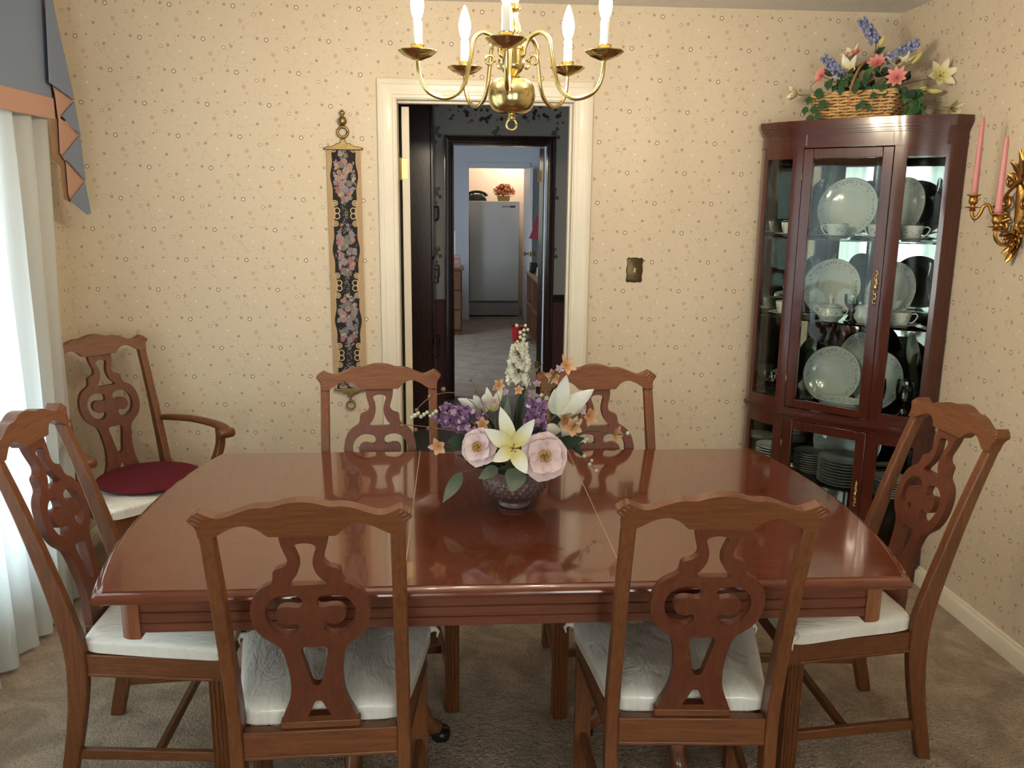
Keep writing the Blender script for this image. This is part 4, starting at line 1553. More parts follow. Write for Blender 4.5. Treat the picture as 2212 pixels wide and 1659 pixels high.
def china_side(name):
    m = NT(name)
    co = m.coord()
    sp = m.n('ShaderNodeSeparateXYZ')
    m.l(co, sp.inputs[0])
    v = m.n('ShaderNodeTexVoronoi')
    m.l(co, v.inputs['Vector'])
    v.inputs['Scale'].default_value = 100
    spr = m.math('MULTIPLY', m.math('SUBTRACT', 1, m.step(v.outputs['Distance'], 0.3, 0.55)), m.step(m.noise(co, 50, 2), 0.42, 0.56))
    bnd = m.math('MULTIPLY', m.step(sp.outputs[2], 0.018, 0.022), m.math('SUBTRACT', 1, m.step(sp.outputs[2], 0.042, 0.046)))
    m.l(m.mix(m.math('MULTIPLY', m.math('MULTIPLY', spr, bnd), 0.75), c4((208, 211, 204)), c4((134, 138, 134))), m.b.inputs['Base Color'])
    m.b.inputs['Roughness'].default_value = 0.12
    return m.mat


M_plate = china('sprigged_porcelain', 0.132)
M_cup = china_side('sprigged_porcelain_cup')
M_porc = china('white_porcelain')
M_silver = plain('silver_line', (170, 170, 168), 0.25, 0.9)
PLATE = [(0.0, 0.0), (0.075, 0.0), (0.077, 0.003), (0.085, 0.006), (0.105, 0.013), (0.131, 0.019), (0.132, 0.0202), (0.130, 0.0212), (0.104, 0.0155), (0.086, 0.009), (0.078, 0.0055), (0.0, 0.005)]


def lathe_obj(name, prof, mt, label, cat, group=None, n=40, smooth=35):
    return tag(obj(name, MB().lathe(prof, n), mt, smooth=smooth), label, cat, group)


p0 = lathe_obj('dinner_plate', PLATE, M_plate, 'large sprigged dinner plate standing on the top glass shelf', 'plate', 'china in the cabinet', 56)


def stand(o, u, n, z, R, tilt=14, turn=0.0):
    """stand a plate on edge on a shelf, leaning back towards the corner"""
    o.rotation_euler = Euler((radians(90 - tilt), 0, KROT + turn), 'XYZ')
    ctr = kin(u, n, z + R * cos(radians(tilt)))
    o.location = ctr
    return o


stand(p0, -0.06, 0.30, 1.456, 0.132)
cp = stand(dup(p0, (0, 0, 0), label='sprigged dinner plate standing at the right of the top glass shelf'), 0.165, 0.30, 1.456, 0.132, 14, -0.45)
stand(dup(p0, (0, 0, 0), label='sprigged dinner plate standing behind the sugar bowl on the second shelf'), -0.10, 0.30, 1.101, 0.132)
stand(dup(p0, (0, 0, 0), label='sprigged dinner plate standing at the right of the second glass shelf'), 0.165, 0.30, 1.101, 0.132, 14, -0.45)
stand(dup(p0, (0, 0, 0), label='sprigged dinner plate standing behind the oval bowl on the cabinet deck'), -0.065, 0.295, 0.705, 0.132)
stand(dup(p0, (0, 0, 0), label='sprigged dinner plate standing behind crystal at the right of the deck'), 0.14, 0.285, 0.705, 0.132, 14, -0.35)
pl = stand(dup(p0, (0, 0, 0), label='largest round platter standing in the lower part of the china cabinet', scale=(1.2, 1.2, 1.1)), 0.0, 0.205, 0.361, 0.158)
pl.name = 'round_platter'
pl2 = stand(dup(p0, (0, 0, 0), label='oval platter standing behind the plates on the deck of the cabinet', scale=(0.8, 1.25, 1.0)), 0.02, 0.21, 0.705, 0.165, 12)
pl2.name = 'oval_platter'


def make_cup(label):
    t = thing('teacup', label, 'cup', group='china in the cabinet')
    obj('bowl', MB().lathe([(0.0, 0.004), (0.024, 0.003), (0.026, 0.0), (0.030, 0.0), (0.031, 0.004), (0.036, 0.012), (0.042, 0.028), (0.0455, 0.050), (0.0465, 0.058), (0.0448, 0.058), (0.043, 0.046), (0.038, 0.024), (0.028, 0.010), (0.0, 0.007)], 32), M_cup, t, smooth=40)
    pts = smooth_loop([(0.043, 0, 0.049), (0.058, 0, 0.053), (0.068, 0, 0.044), (0.062, 0, 0.028), (0.050, 0, 0.015), (0.039, 0, 0.012)], 4, closed=False)
    obj('handle', MB().tube(pts, 0.0030, 8), M_porc, t, smooth=True)
    obj('rim_line', ring(MB(), (0, 0, 0), 0.0457, 0.0009, Matrix.Translation((0, 0, 0.0582)) @ Matrix.Rotation(radians(90), 4, 'X'), 40, 5), M_silver, t, smooth=True)
    return t


SAUCER = [(0.0, 0.0), (0.034, 0.0), (0.037, 0.003), (0.060, 0.010), (0.074, 0.015), (0.0735, 0.0168), (0.058, 0.0125), (0.036, 0.006), (0.0, 0.005)]
M_sauc = china('sprigged_porcelain_saucer', 0.074)
cup0 = make_cup('teacup before the dinner plate on the top glass shelf, handle left')
sau0 = lathe_obj('saucer', SAUCER, M_sauc, 'saucer under the teacup before the top shelf dinner plate', 'saucer', 'china in the cabinet')
CUPS = [(-0.055, 0.425, 1.456, 180 - 45 + 40, None, None),
        (-0.27, 0.40, 1.456, -50, 'teacup at the far left of the top glass shelf', 'saucer under the far left teacup of the top shelf'),
        (0.115, 0.405, 1.456, 120, 'teacup half hidden by the door stile on the top glass shelf', 'saucer under the half hidden teacup of the top shelf'),
        (0.25, 0.42, 1.456, -30, 'teacup at the right of the top glass shelf, handle right', 'saucer under the right hand teacup of the top shelf'),
        (-0.27, 0.40, 1.101, -45, 'teacup at the far left of the second glass shelf', 'saucer under the far left teacup of the second shelf'),
        (0.24, 0.425, 1.101, -30, 'teacup at the right of the second glass shelf, handle right', 'saucer under the right hand teacup of the second shelf')]
for i, (u, n, z, r, l1, l2) in enumerate(CUPS):
    if i == 0:
        c, s = cup0, sau0
    else:
        c, s = dup(cup0, (0, 0, 0), 0, l1), dup(sau0, (0, 0, 0), 0, l2)
    s.location = kin(u, n, z + 0.0005)
    c.location = kin(u, n, z + 0.0062)
    c.rotation_euler = (0, 0, radians(r))
# sugar bowl with lid
sg = thing('sugar_bowl', 'lidded white sugar bowl with two handles on the second glass shelf', 'sugar bowl', tuple(kin(-0.045, 0.445, 1.101)), KROT)
obj('bowl', MB().lathe([(0.0, 0.0), (0.036, 0.0), (0.037, 0.004), (0.046, 0.012), (0.056, 0.024), (0.058, 0.028), (0.052, 0.040), (0.048, 0.060), (0.0455, 0.060), (0.046, 0.04), (0.0, 0.02)], 36), M_cup, sg, smooth=40)
ld = obj('lid', MB().lathe([(0.048, 0.060), (0.0495, 0.062), (0.040, 0.070), (0.018, 0.075), (0.008, 0.077), (0.0075, 0.084), (0.0115, 0.092), (0.010, 0.099), (0.0, 0.101)], 30), M_porc, sg, smooth=45)
obj('rim_line', ring(MB(), (0, 0, 0), 0.0488, 0.001, Matrix.Translation((0, 0, 0.061)) @ Matrix.Rotation(radians(90), 4, 'X'), 40, 5), M_silver, sg, smooth=True)
for s in (-1, 1):
    obj('handle', MB().tube(smooth_loop([(s * 0.048, 0, 0.052), (s * 0.064, 0, 0.060), (s * 0.074, 0, 0.054), (s * 0.070, 0, 0.038), (s * 0.056, 0, 0.028)], 4, closed=False), 0.003, 8), M_porc, sg, smooth=True)
cm = thing('creamer', 'small white cream jug beside the sugar bowl on the second shelf', 'jug', tuple(kin(0.085, 0.40, 1.101)), KROT)
obj('body', MB().lathe([(0.0, 0.0), (0.028, 0.0), (0.030, 0.004), (0.040, 0.018), (0.042, 0.030), (0.036, 0.052), (0.034, 0.066), (0.037, 0.074), (0.035, 0.074), (0.032, 0.064), (0.0, 0.02)], 32), M_cup, cm, smooth=45)
obj('spout', MB().tube([(-0.030, 0, 0.060), (-0.040, 0, 0.070), (-0.048, 0, 0.077)], [0.012, 0.010, 0.005], 10), M_porc, cm, smooth=True)
obj('handle', MB().tube(smooth_loop([(0.035, 0, 0.066), (0.054, 0, 0.068), (0.060, 0, 0.050), (0.042, 0, 0.024)], 5, closed=False), 0.003, 8), M_porc, cm, smooth=True)
# oval vegetable bowl on the deck
vb = thing('oval_bowl', 'white oval vegetable bowl with sprigged rim on the cabinet deck', 'bowl', tuple(kin(0.035, 0.438, 0.705)), KROT)
vb.scale = (1.5, 0.85, 1.0)
obj('bowl', MB().lathe([(0.0, 0.004), (0.042, 0.003), (0.046, 0.0), (0.048, 0.0), (0.050, 0.006), (0.062, 0.024), (0.070, 0.042), (0.079, 0.050), (0.078, 0.053), (0.066, 0.045), (0.058, 0.026), (0.044, 0.010), (0.0, 0.008)], 44), M_cup, vb, smooth=45)
# crystal
M_crys = pane_glass('cut_crystal', (0.90, 0.94, 0.94), 2.2)


def goblet(label, prof):
    return lathe_obj('crystal_glass', prof, M_crys, label, 'glass', 'crystal in the cabinet', 20, smooth=20)


GOB = [(0.0, 0.0), (0.030, 0.0), (0.031, 0.002), (0.010, 0.005), (0.0045, 0.010), (0.004, 0.04), (0.007, 0.046), (0.005, 0.052), (0.016, 0.06), (0.030, 0.078), (0.034, 0.10), (0.033, 0.118), (0.0318, 0.118), (0.0325, 0.10), (0.028, 0.079), (0.012, 0.064), (0.0, 0.062)]
COUPE = [(0.0, 0.0), (0.034, 0.0), (0.035, 0.002), (0.010, 0.006), (0.005, 0.012), (0.005, 0.04), (0.012, 0.046), (0.035, 0.062), (0.048, 0.085), (0.050, 0.10), (0.0485, 0.10), (0.046, 0.086), (0.033, 0.065), (0.010, 0.052), (0.0, 0.051)]
SWIRL = [(0.0, 0.0), (0.050, 0.0), (0.052, 0.003), (0.034, 0.012), (0.014, 0.030), (0.008, 0.045), (0.014, 0.056), (0.034, 0.085), (0.040, 0.13), (0.036, 0.17), (0.034, 0.17), (0.038, 0.13), (0.032, 0.087), (0.01, 0.06), (0.0, 0.058)]
g0 = goblet('crystal stem glass at the centre of the second glass shelf', GOB)
g0.location = kin(0.03, 0.405, 1.101)
g1 = goblet('cut crystal footed coupe at the left of the cabinet deck', COUPE)
g1.location = kin(-0.315, 0.395, 0.705)
g2 = goblet('tall flared crystal vase at the right of the cabinet deck', SWIRL)
g2.location = kin(0.182, 0.445, 0.705)
g3 = goblet('second flared crystal vase behind the first on the cabinet deck', SWIRL)
g3.location = kin(0.287, 0.405, 0.705)
g4 = goblet('small crystal salt cellar at the left of the oval bowl', [(0, 0), (0.022, 0), (0.024, 0.004), (0.016, 0.01), (0.020, 0.02), (0.028, 0.034), (0.026, 0.034), (0.016, 0.02), (0, 0.014)])
g4.location = kin(-0.125, 0.43, 0.705)
g5 = goblet('crystal dish on the bottom glass shelf behind the lower door', [(0, 0), (0.05, 0), (0.052, 0.004), (0.05, 0.01), (0.075, 0.03), (0.085, 0.05), (0.082, 0.05), (0.07, 0.032), (0, 0.012)])
g5.location = kin(0.03, 0.40, 0.126)
# stacked plates and bowls in the lower part, one by one
PS = lambda k: [(r * k, z) for r, z in [(0.0, 0.0), (0.075, 0.0), (0.077, 0.003), (0.105, 0.010), (0.131, 0.0125), (0.132, 0.0142), (0.104, 0.0125), (0.078, 0.0055), (0.0, 0.005)]]
st0 = None
ORD = ['lowest', 'second', 'third', 'fourth', 'fifth', 'sixth', 'seventh', 'eighth', 'ninth', 'tenth']


def stack(name, prof, mt, u, n, z, cnt, dz, what):
    first = None
    for k in range(cnt):
        lab = '%s %s' % (ORD[k] + (' from the bottom' if k else ''), what)
        if first is None:
            first = lathe_obj(name, prof, mt, lab, 'plate' if 'plate' in name else 'bowl', 'stacked china in the lower cabinet', 32)
            o = first
        else:
            o = dup(first, (0, 0, 0), label=lab)
        o.location = kin(u, n, z + k * dz)


stack('dinner_plate', PS(0.88), M_plate, 0.052, 0.372, 0.3605, 9, 0.0135, 'dinner plate in the tall centre stack behind the lower door')
stack('dessert_bowl', [(r * 0.62, z * 1.6) for r, z in PS(1)], M_porc, -0.128, 0.305, 0.3605, 8, 0.011, 'dessert bowl in the stack left of the dinner plates')
stack('soup_bowl', [(r * 0.62, z * 1.9) for r, z in PS(1)], M_porc, -0.272, 0.412, 0.3605, 9, 0.0125, 'soup bowl in the stack behind the left curved glass')
stack('bread_plate', PS(0.66), M_plate, 0.268, 0.405, 0.3605, 7, 0.011, 'bread plate in the stack behind the right curved glass')

# ------------------------------------------------------------------ gilded wall sconce with two candles
SY = -1.0
sc = thing('wall_sconce', 'ornate gilded two-arm candle sconce on the right wall', 'sconce', (XR, SY, 1.40))


def S(d, y, z):
    """local point: d out from the wall, y along it, z absolute height"""
    return (-d, y, z - 1.40)


def petal(mb, base, tip, width, normal, bend=0.0, cup=0.0, nu=5, nv=7, p=0.8, q=0.8, mi=0, ruffle=0.0, th=0.0):
    base, tip, N = Vector(base), Vector(tip), Vector(normal)
    ax = tip - base
    L = ax.length
    axn = ax / L
    N = (N - axn * N.dot(axn))
    if N.length < 1e-6:
        N = axn.orthogonal()
    N.normalize()
    sd = axn.cross(N)

    def fn(u, v):
        x = 2 * u - 1
        w = width * (max(0.0, sin(pi * min(1, max(0, v)) ** p)) ** q) + (0.06 * width if v < 0.02 else 0)
        if v > 0.999:
            w = width * 0.02
        c = base + ax * v + N * (bend * L * sin(pi * 0.5 * v) * v)
        r = ruffle * w * sin(9 * v + 3 * x) * abs(x)
        return tuple(c + sd * (x * w) + N * (cup * w * x * x + r))
    mb.grid(fn, nu, nv, mi=mi)
    if th:
        def fb(u, v):
            return tuple(Vector(fn(1 - u, v)) - N * th)
        mb.grid(fb, nu, nv, mi=mi)
    return mb


def spiral(mb, y0, z0, r0, r1, a0, turns, d0, d1, rad, n=26):
    pts = []
    for i in range(n):
        t = i / (n - 1)
        a = a0 + turns * 2 * pi * t
        r = r0 + (r1 - r0) * t
        pts.append(S(d0 + (d1 - d0) * t, y0 + r * cos(a), z0 + r * sin(a)))
    mb.tube(pts, [rad * (1 - 0.5 * i / n) for i in range(n)], 8)
    mb.ball(pts[-1], rad * 1.25)
    return mb


bk = MB()
petal(bk, S(0.012, 0, 1.66), S(0.020, 0.004, 1.80), 0.026, (-1, 0, 0), 0.08, -0.5, 7, 9, th=0.006, ruffle=0.25)
for s in (-1, 1):
    petal(bk, S(0.012, s * 0.008, 1.70), S(0.025, s * 0.034, 1.765), 0.013, (-1, 0, 0), 0.25, -0.4, 5, 7, th=0.005, ruffle=0.2)
    petal(bk, S(0.012, s * 0.010, 1.66), S(0.028, s * 0.040, 1.72), 0.013, (-1, 0, 0), 0.25, -0.4, 5, 7, th=0.005, ruffle=0.2)
petal(bk, S(0.014, 0, 1.53), S(0.016, 0, 1.69), 0.034, (-1, 0, 0), 0.05, -0.6, 7, 9, th=0.008)
petal(bk, S(0.014, 0, 1.55), S(0.018, 0, 1.42), 0.032, (-1, 0, 0), 0.05, -0.5, 7, 9, th=0.008, ruffle=0.2)
bp = obj('backplate', bk, M_gilt, sc, smooth=50)
tail = MB()
petal(tail, S(0.014, 0, 1.465), S(0.030, 0, 1.402), 0.016, (-1, 0, 0), 0.1, -0.6, 5, 7, th=0.006, ruffle=0.3)
for s in (-1, 1):
    petal(tail, S(0.014, s * 0.004, 1.475), S(0.030, s * 0.024, 1.432), 0.010, (-1, 0, 0), 0.2, -0.4, 5, 6, th=0.005)
tail.ball(S(0.018, 0, 1.470), 0.012)
obj('tail_leaf', tail, M_gilt, sc, smooth=50)
for s in (-1, 1):
    obj('scroll', spiral(MB(), s * 0.045, 1.688, 0.030, 0.008, (0 if s < 0 else pi), s * -1.2, 0.014, 0.024, 0.0075), M_gilt, sc, smooth=True)
    obj('scroll', spiral(MB(), s * 0.052, 1.61, 0.034, 0.009, radians(-90), s * 1.25, 0.014, 0.026, 0.0085), M_gilt, sc, smooth=True)
    obj('scroll', spiral(MB(), s * 0.050, 1.535, 0.032, 0.008, radians(90), s * -1.25, 0.014, 0.026, 0.0085), M_gilt, sc, smooth=True)
    obj('scroll', spiral(MB(), s * 0.030, 1.485, 0.022, 0.006, radians(80), s * 1.1, 0.014, 0.022, 0.0065), M_gilt, sc, smooth=True)
obj('crossing_branch', MB().tube([S(*q) for q in smooth_loop([(0.02, 0.085, 1.59), (0.03, 0.05, 1.635), (0.03, 0.01, 1.67), (0.024, -0.03, 1.70), (0.02, -0.05, 1.73)], 4, closed=False)], 0.006, 8), M_gilt, sc, smooth=True)
CUPP = [(0.113, 0.105, 1.600), (0.125, -0.066, 1.535)]
for k, (d, y, z) in enumerate(CUPP):
    if k == 0:
        path = [(0.018, 0.02, 1.56), (0.040, 0.048, 1.55), (0.060, 0.066, 1.575), (0.072, 0.074, 1.604), (0.086, 0.082, 1.600), (0.094, 0.088, 1.572), (0.104, 0.098, 1.556), (0.113, 0.105, 1.572), (0.113, 0.105, 1.590)]
    else:
        path = [(0.018, -0.01, 1.52), (0.045, -0.025, 1.475), (0.080, -0.045, 1.470), (0.108, -0.060, 1.480), (0.124, -0.066, 1.500), (0.125, -0.066, 1.525)]
    ar = obj('arm', MB().tube([S(*q) for q in smooth_loop(path, 5, closed=False)], 0.0065, 9), M_gilt, sc, smooth=True)
    if k == 0:
        obj('scroll', spiral(MB(), 0.060, 1.582, 0.020, 0.006, radians(60), 1.2, 0.055, 0.062, 0.005), M_gilt, ar, smooth=True)
    else:
        obj('leaf', petal(MB(), S(0.02, -0.01, 1.50), S(0.10, -0.05, 1.49), 0.018, (0, 0, 1), 0.15, 0.4, th=0.005, ruffle=0.3), M_gilt, ar, smooth=True)
    T = Matrix.Translation(S(d, y, z))
    obj('candle_cup', MB().lathe([(0.006, -0.018), (0.012, -0.016), (0.010, -0.011), (0.007, -0.008), (0.026, -0.004), (0.027, -0.002), (0.008, 0.0), (0.008, 0.005), (0.015, 0.012), (0.0165, 0.022), (0.013, 0.031), (0.016, 0.037), (0.024, 0.040), (0.0245, 0.043), (0.012, 0.043), (0.012, 0.03), (0.0, 0.03)], 24, T), M_gilt, ar, smooth=40)
M_wax = plain('pink_wax', (214, 138, 138), 0.4, var=0.03)
LAB = ['pink taper candle in the sconce nearer the china cabinet', 'pink taper candle in the sconce nearer the camera']
for k, (d, y, z) in enumerate(CUPP):
    c = thing('taper_candle', LAB[k], 'candle', (XR - d, SY + y, z + 0.0305), group='pink candles in the gilded sconce')
    top = 0.285 if k == 0 else 0.272
    obj('wax', MB().lathe([(0.0115, 0), (0.0112, 0.03), (0.0080, top - 0.03), (0.0062, top - 0.008), (0.0035, top - 0.001), (0.0, top)], 18), M_wax, c, smooth=True)
    obj('wick', MB().tube([(0, 0, top - 0.002), (0.0008, 0, top + 0.006), (-0.001, 0, top + 0.014)], 0.0008, 6), M_cream, c, smooth=True)

# ------------------------------------------------------------------ flower materials


def petal_mat(name, edge, heart, rough=0.6, scale=0.03):
    m = NT(name)
    co = m.coord('UV')
    sp = m.n('ShaderNodeSeparateXYZ')
    m.l(co, sp.inputs[0])
    nz = m.noise(m.coord(), 60, 2)
    f = m.step(m.math('ADD', sp.outputs[1], m.math('MULTIPLY', m.math('SUBTRACT', nz, 0.5), 0.3)), 0.15, 0.75)
    m.l(m.mix(f, c4(heart), c4(edge)), m.b.inputs['Base Color'])
    m.b.inputs['Roughness'].default_value = rough
    m.b.inputs['Specular IOR Level'].default_value = 0.3
    m.b.inputs['Subsurface Weight'].default_value = 0.0
    return m.mat


def petal_obj(name, parent, mt, base, tip, width, normal, **kw):
    """one petal or leaf as its own mesh; UV v runs from base to tip"""
    nu, nv = kw.get('nu', 5), kw.get('nv', 7)
    mb = petal(MB(), base, tip, width, normal, **kw)
    me = mesh_of(name, mb, mt, True, None, False)
    uv = me.uv_layers.new(name='UVMap')
    for poly in me.polygons:
        for li in poly.loop_indices:
            vi = me.loops[li].vertex_index
            uv.data[li].uv = ((vi % nu) / (nu - 1), (vi // nu) / (nv - 1))
    o = bpy.data.objects.new(name, me)
    COL.objects.link(o)
    o.parent = parent
    return o


M_lily = petal_mat('white_lily_petal', (244, 242, 228), (226, 214, 132))
M_lilyw = petal_mat('pale_lily_petal', (238, 238, 232), (216, 218, 196))
M_lilyy = petal_mat('cream_lily_petal', (236, 228, 194), (208, 196, 124))
M_magn = petal_mat('pink_magnolia_petal', (240, 214, 212), (226, 190, 188))
M_orng = petal_mat('apricot_petal', (224, 182, 146), (208, 150, 104))
M_coral = petal_mat('coral_pink_petal', (220, 148, 140), (200, 108, 104))
M_leafg = petal_mat('grey_green_leaf', (116, 126, 108), (92, 102, 84))
M_leafd = petal_mat('dark_leaf', (44, 62, 44), (34, 46, 34))
M_ivy = petal_mat('ivy_leaf', (70, 104, 62), (44, 76, 42))
M_ivyl = petal_mat('bright_ivy_leaf', (92, 136, 60), (60, 100, 44))
M_purp = plain('purple_floret', (142, 104, 146), 0.7, var=0.45, scale=90)
M_purpl = plain('pale_lilac_floret', (206, 176, 196), 0.7, var=0.25, scale=90)
M_blue = plain('lavender_blue_floret', (146, 150, 190), 0.7, var=0.4, scale=80)
M_bluel = plain('pale_blue_floret', (176, 178, 208), 0.7, var=0.3, scale=80)
M_whitef = plain('white_floret', (240, 234, 214), 0.7, var=0.12, scale=70)
M_bud = plain('green_white_bud', (204, 208, 176), 0.6, var=0.15, scale=80)
M_stem = plain('olive_stem', (96, 92, 58), 0.7, var=0.2)
M_twig = plain('brown_twig', (122, 98, 74), 0.7, var=0.2)
M_stamen = plain('yellow_stamen', (214, 180, 70), 0.7, var=0.3, scale=200)
M_stamen2 = plain('rust_stamen', (150, 84, 40), 0.7, var=0.3, scale=200)


class Bouquet:
    """flowers of one arrangement; photographed points become places at a given depth y"""

    def __init__(self, root):
        self.root = root
        self.o = Vector(root.location)

    def P(self, px, py, y):
        return at(px, py, 1, y) - self.o

    def stem(self, pts, r=0.0018, mt=None, name='stem'):
        k = smooth_loop([tuple(p) for p in pts], 4, closed=False)
        return obj(name, MB().tube(k, r, 6), mt or M_stem, self.root, smooth=True)

    def flower(self, name, heart, mt, petals, width, face, bend=0.25, cup=0.25, stamen=None, smt=None, q=0.8, ruffle=0.08, p=0.8):
        """petals: list of tip points"""
        root = None
        face = Vector(face).normalized()
        for i, tp_ in enumerate(petals):
            w = width * (0.92 + 0.16 * random.random())
            pt = petal_obj('petal' if root else name, root or self.root, mt, Vector(heart), Vector(tp_), w, face, bend=bend, cup=cup, q=q, ruffle=ruffle, p=p, nu=7, nv=9)
            if root is None:
                root = pt
        if stamen:
            mb = MB()
            for i in range(stamen[0]):
                a = 2 * pi * i / stamen[0]
                e1 = face.orthogonal().normalized()
                e2 = face.cross(e1)
                tip = Vector(heart) + face * stamen[1] * (0.8 + 0.4 * random.random()) + (e1 * cos(a) + e2 * sin(a)) * stamen[2] * (0.4 + 0.7 * random.random())
                mb.tube([heart, (Vector(heart) + tip) / 2 + face * 0.003, tip], 0.0009, 5)
                mb.ball(tip, stamen[3], n=6, m=4)
            obj('stamens', mb, smt or M_stamen, root, smooth=True)
        return root

    def spike(self, name, a, b, r, mt, n=60, fl=0.010, mt2=None, taper=0.6):
        """a flower spike packed with little florets between a and b"""
        a, b = Vector(a), Vector(b)
        ax = (b - a)
        L = ax.length
        axn = ax / L
        e1 = axn.orthogonal().normalized()
        e2 = axn.cross(e1)
        mb = MB()
        for i in range(n):
            t = (i + 0.5) / n
            an = i * 2.39996
            rr = r * (1 - taper * t ** 2) * (0.75 + 0.5 * random.random())
            d = e1 * cos(an) + e2 * sin(an)
            d = (d + axn * random.uniform(-0.5, 0.7)).normalized()
            c = a + ax * (t + random.uniform(-0.04, 0.04)) + d * rr * 0.65
            for k in range(5):
                th = k * pi * 0.4 + i
                sd = (axn * cos(th) + d.cross(axn) * sin(th))
                petal(mb, c, c + d * fl * random.uniform(0.3, 0.8) + sd * fl * random.uniform(0.8, 1.2), fl * 0.5, d, bend=0.3, cup=0.3, nu=3, nv=4, mi=(1 if (mt2 and (i + k) % 4 == 0) else 0))
        return obj(name, mb, [mt, mt2 or mt], self.root, smooth=True, recalc=False)

    def buds(self, name, pts, r, mt):
        mb = MB()
        for i, p in enumerate(pts):
            mb.ball(p, r * (0.8 + 0.4 * random.random()), n=8, m=6)
        return obj(name, mb, mt, self.root, smooth=True)

    def leaf(self, base, tip, w, mt, normal=(0, -1, 0.4), bend=-0.1, cup=0.25, name='leaf'):
        return petal_obj(name, self.root, mt, base, tip, w, normal, bend=bend, cup=cup, nu=5, nv=9, p=0.75, q=0.9)


# ------------------------------------------------------------------ centrepiece on the table
bx, by = 0.113, -1.633
ce = thing('flower_centrepiece', 'silk flower arrangement in a dark hobnail bowl on the dining table', 'flower arrangement', (bx, by, TZ + 0.0002))


def bowlf(u, v):
    prof = [(0.0, 0.000), (0.02, 0.040), (0.06, 0.044), (0.10, 0.0455), (0.16, 0.043), (0.20, 0.042), (0.24, 0.052), (0.32, 0.068), (0.44, 0.083), (0.56, 0.090), (0.68, 0.0905), (0.80, 0.086), (0.90, 0.077), (0.95, 0.071), (0.98, 0.070), (1.0, 0.066)]
    zz = [(0.0, 0.001), (0.02, 0.0), (0.06, 0.001), (0.10, 0.006), (0.16, 0.011), (0.20, 0.018), (0.24, 0.024), (0.32, 0.033), (0.44, 0.047), (0.56, 0.062), (0.68, 0.078), (0.80, 0.093), (0.90, 0.103), (0.95, 0.107), (0.98, 0.109), (1.0, 0.106)]
    r, z = interp(prof, v), interp(zz, v)
    a = 2 * pi * u
    if 0.28 < v < 0.86:
        row = (v - 0.28) / 0.58 * 6
        ph = pi * (int(row) % 2)
        hb = max(0, sin(pi * (row % 1))) * max(0, cos(a * 26 + ph)) ** 1.0
        r += 0.0035 * hb
    return (r * cos(a), r * sin(a), z)


M_bowl = plain('dark_plum_glazed_ceramic', (92, 70, 68), 0.4, 0, 0.2, var=0.25, scale=50)
obj('bowl', MB().grid(bowlf, 208, 73, closed_u=True), M_bowl, ce, smooth=True)
obj('moss', MB().lathe([(0.066, 0.096), (0.05, 0.104), (0.0, 0.11)], 20), M_leafd, ce, smooth=True)
B = Bouquet(ce)
ORI = Vector((0, 0, 0.10))
camd = (CAM - Vector((bx, by, 0.9))).normalized()


def fl_stem(px, py, y, mt=None, r=0.0018):
    e = B.P(px, py, y)
    B.stem([ORI + Vector((e.x * 0.1, e.y * 0.1, 0)), Vector((e.x * 0.45, e.y * 0.45, 0.10 + (e.z - 0.10) * 0.62)), e], r, mt)


# big front lily
h = B.P(1108, 968, -1.755)
B.flower('lily', h, M_lily, [B.P(1080, 878, -1.735), B.P(1155, 903, -1.76), B.P(1138, 1024, -1.785), B.P(1062, 998, -1.79), B.P(1046, 925, -1.755)], 0.021, (0, -1, 0.2), bend=0.12, cup=0.25, stamen=(5, 0.03, 0.018, 0.0022), smt=M_stamen2)
fl_stem(1108, 968, -1.745)
# right pale lily seen from behind
h = B.P(1203, 896, -1.62)
B.flower('lily', h, M_lilyw, [B.P(1222, 810, -1.61), B.P(1283, 840, -1.62), B.P(1262, 880, -1.60), B.P(1195, 838, -1.57)], 0.024, (-0.3, -1, 0.2), bend=-0.12, cup=-0.3)
fl_stem(1203, 896, -1.62, r=0.003)
h = B.P(1212, 930, -1.63)
B.flower('lily', h, M_lilyw, [B.P(1175, 925, -1.66), B.P(1238, 910, -1.60), B.P(1250, 945, -1.63)], 0.018, (0, -1, 0.3), bend=-0.1, cup=-0.3)
# left back lilies
h = B.P(1048, 892, -1.56)
B.flower('lily', h, M_lilyw, [B.P(988, 860, -1.56), B.P(1022, 852, -1.57), B.P(1046, 852, -1.54)], 0.017, (0, -1, 0.2), bend=0.1, cup=-0.3)
fl_stem(1048, 892, -1.56)
h = B.P(1062, 888, -1.54)
B.flower('lily', h, M_lily, [B.P(1052, 838, -1.54), B.P(1086, 836, -1.53), B.P(1078, 862, -1.52)], 0.013, (0, -1, 0.2), bend=-0.2, cup=-0.3)
h = B.P(1208, 862, -1.55)
B.flower('lily', h, M_lilyy, [B.P(1198, 836, -1.55), B.P(1212, 866, -1.56)], 0.012, (0, -1, 0.2))


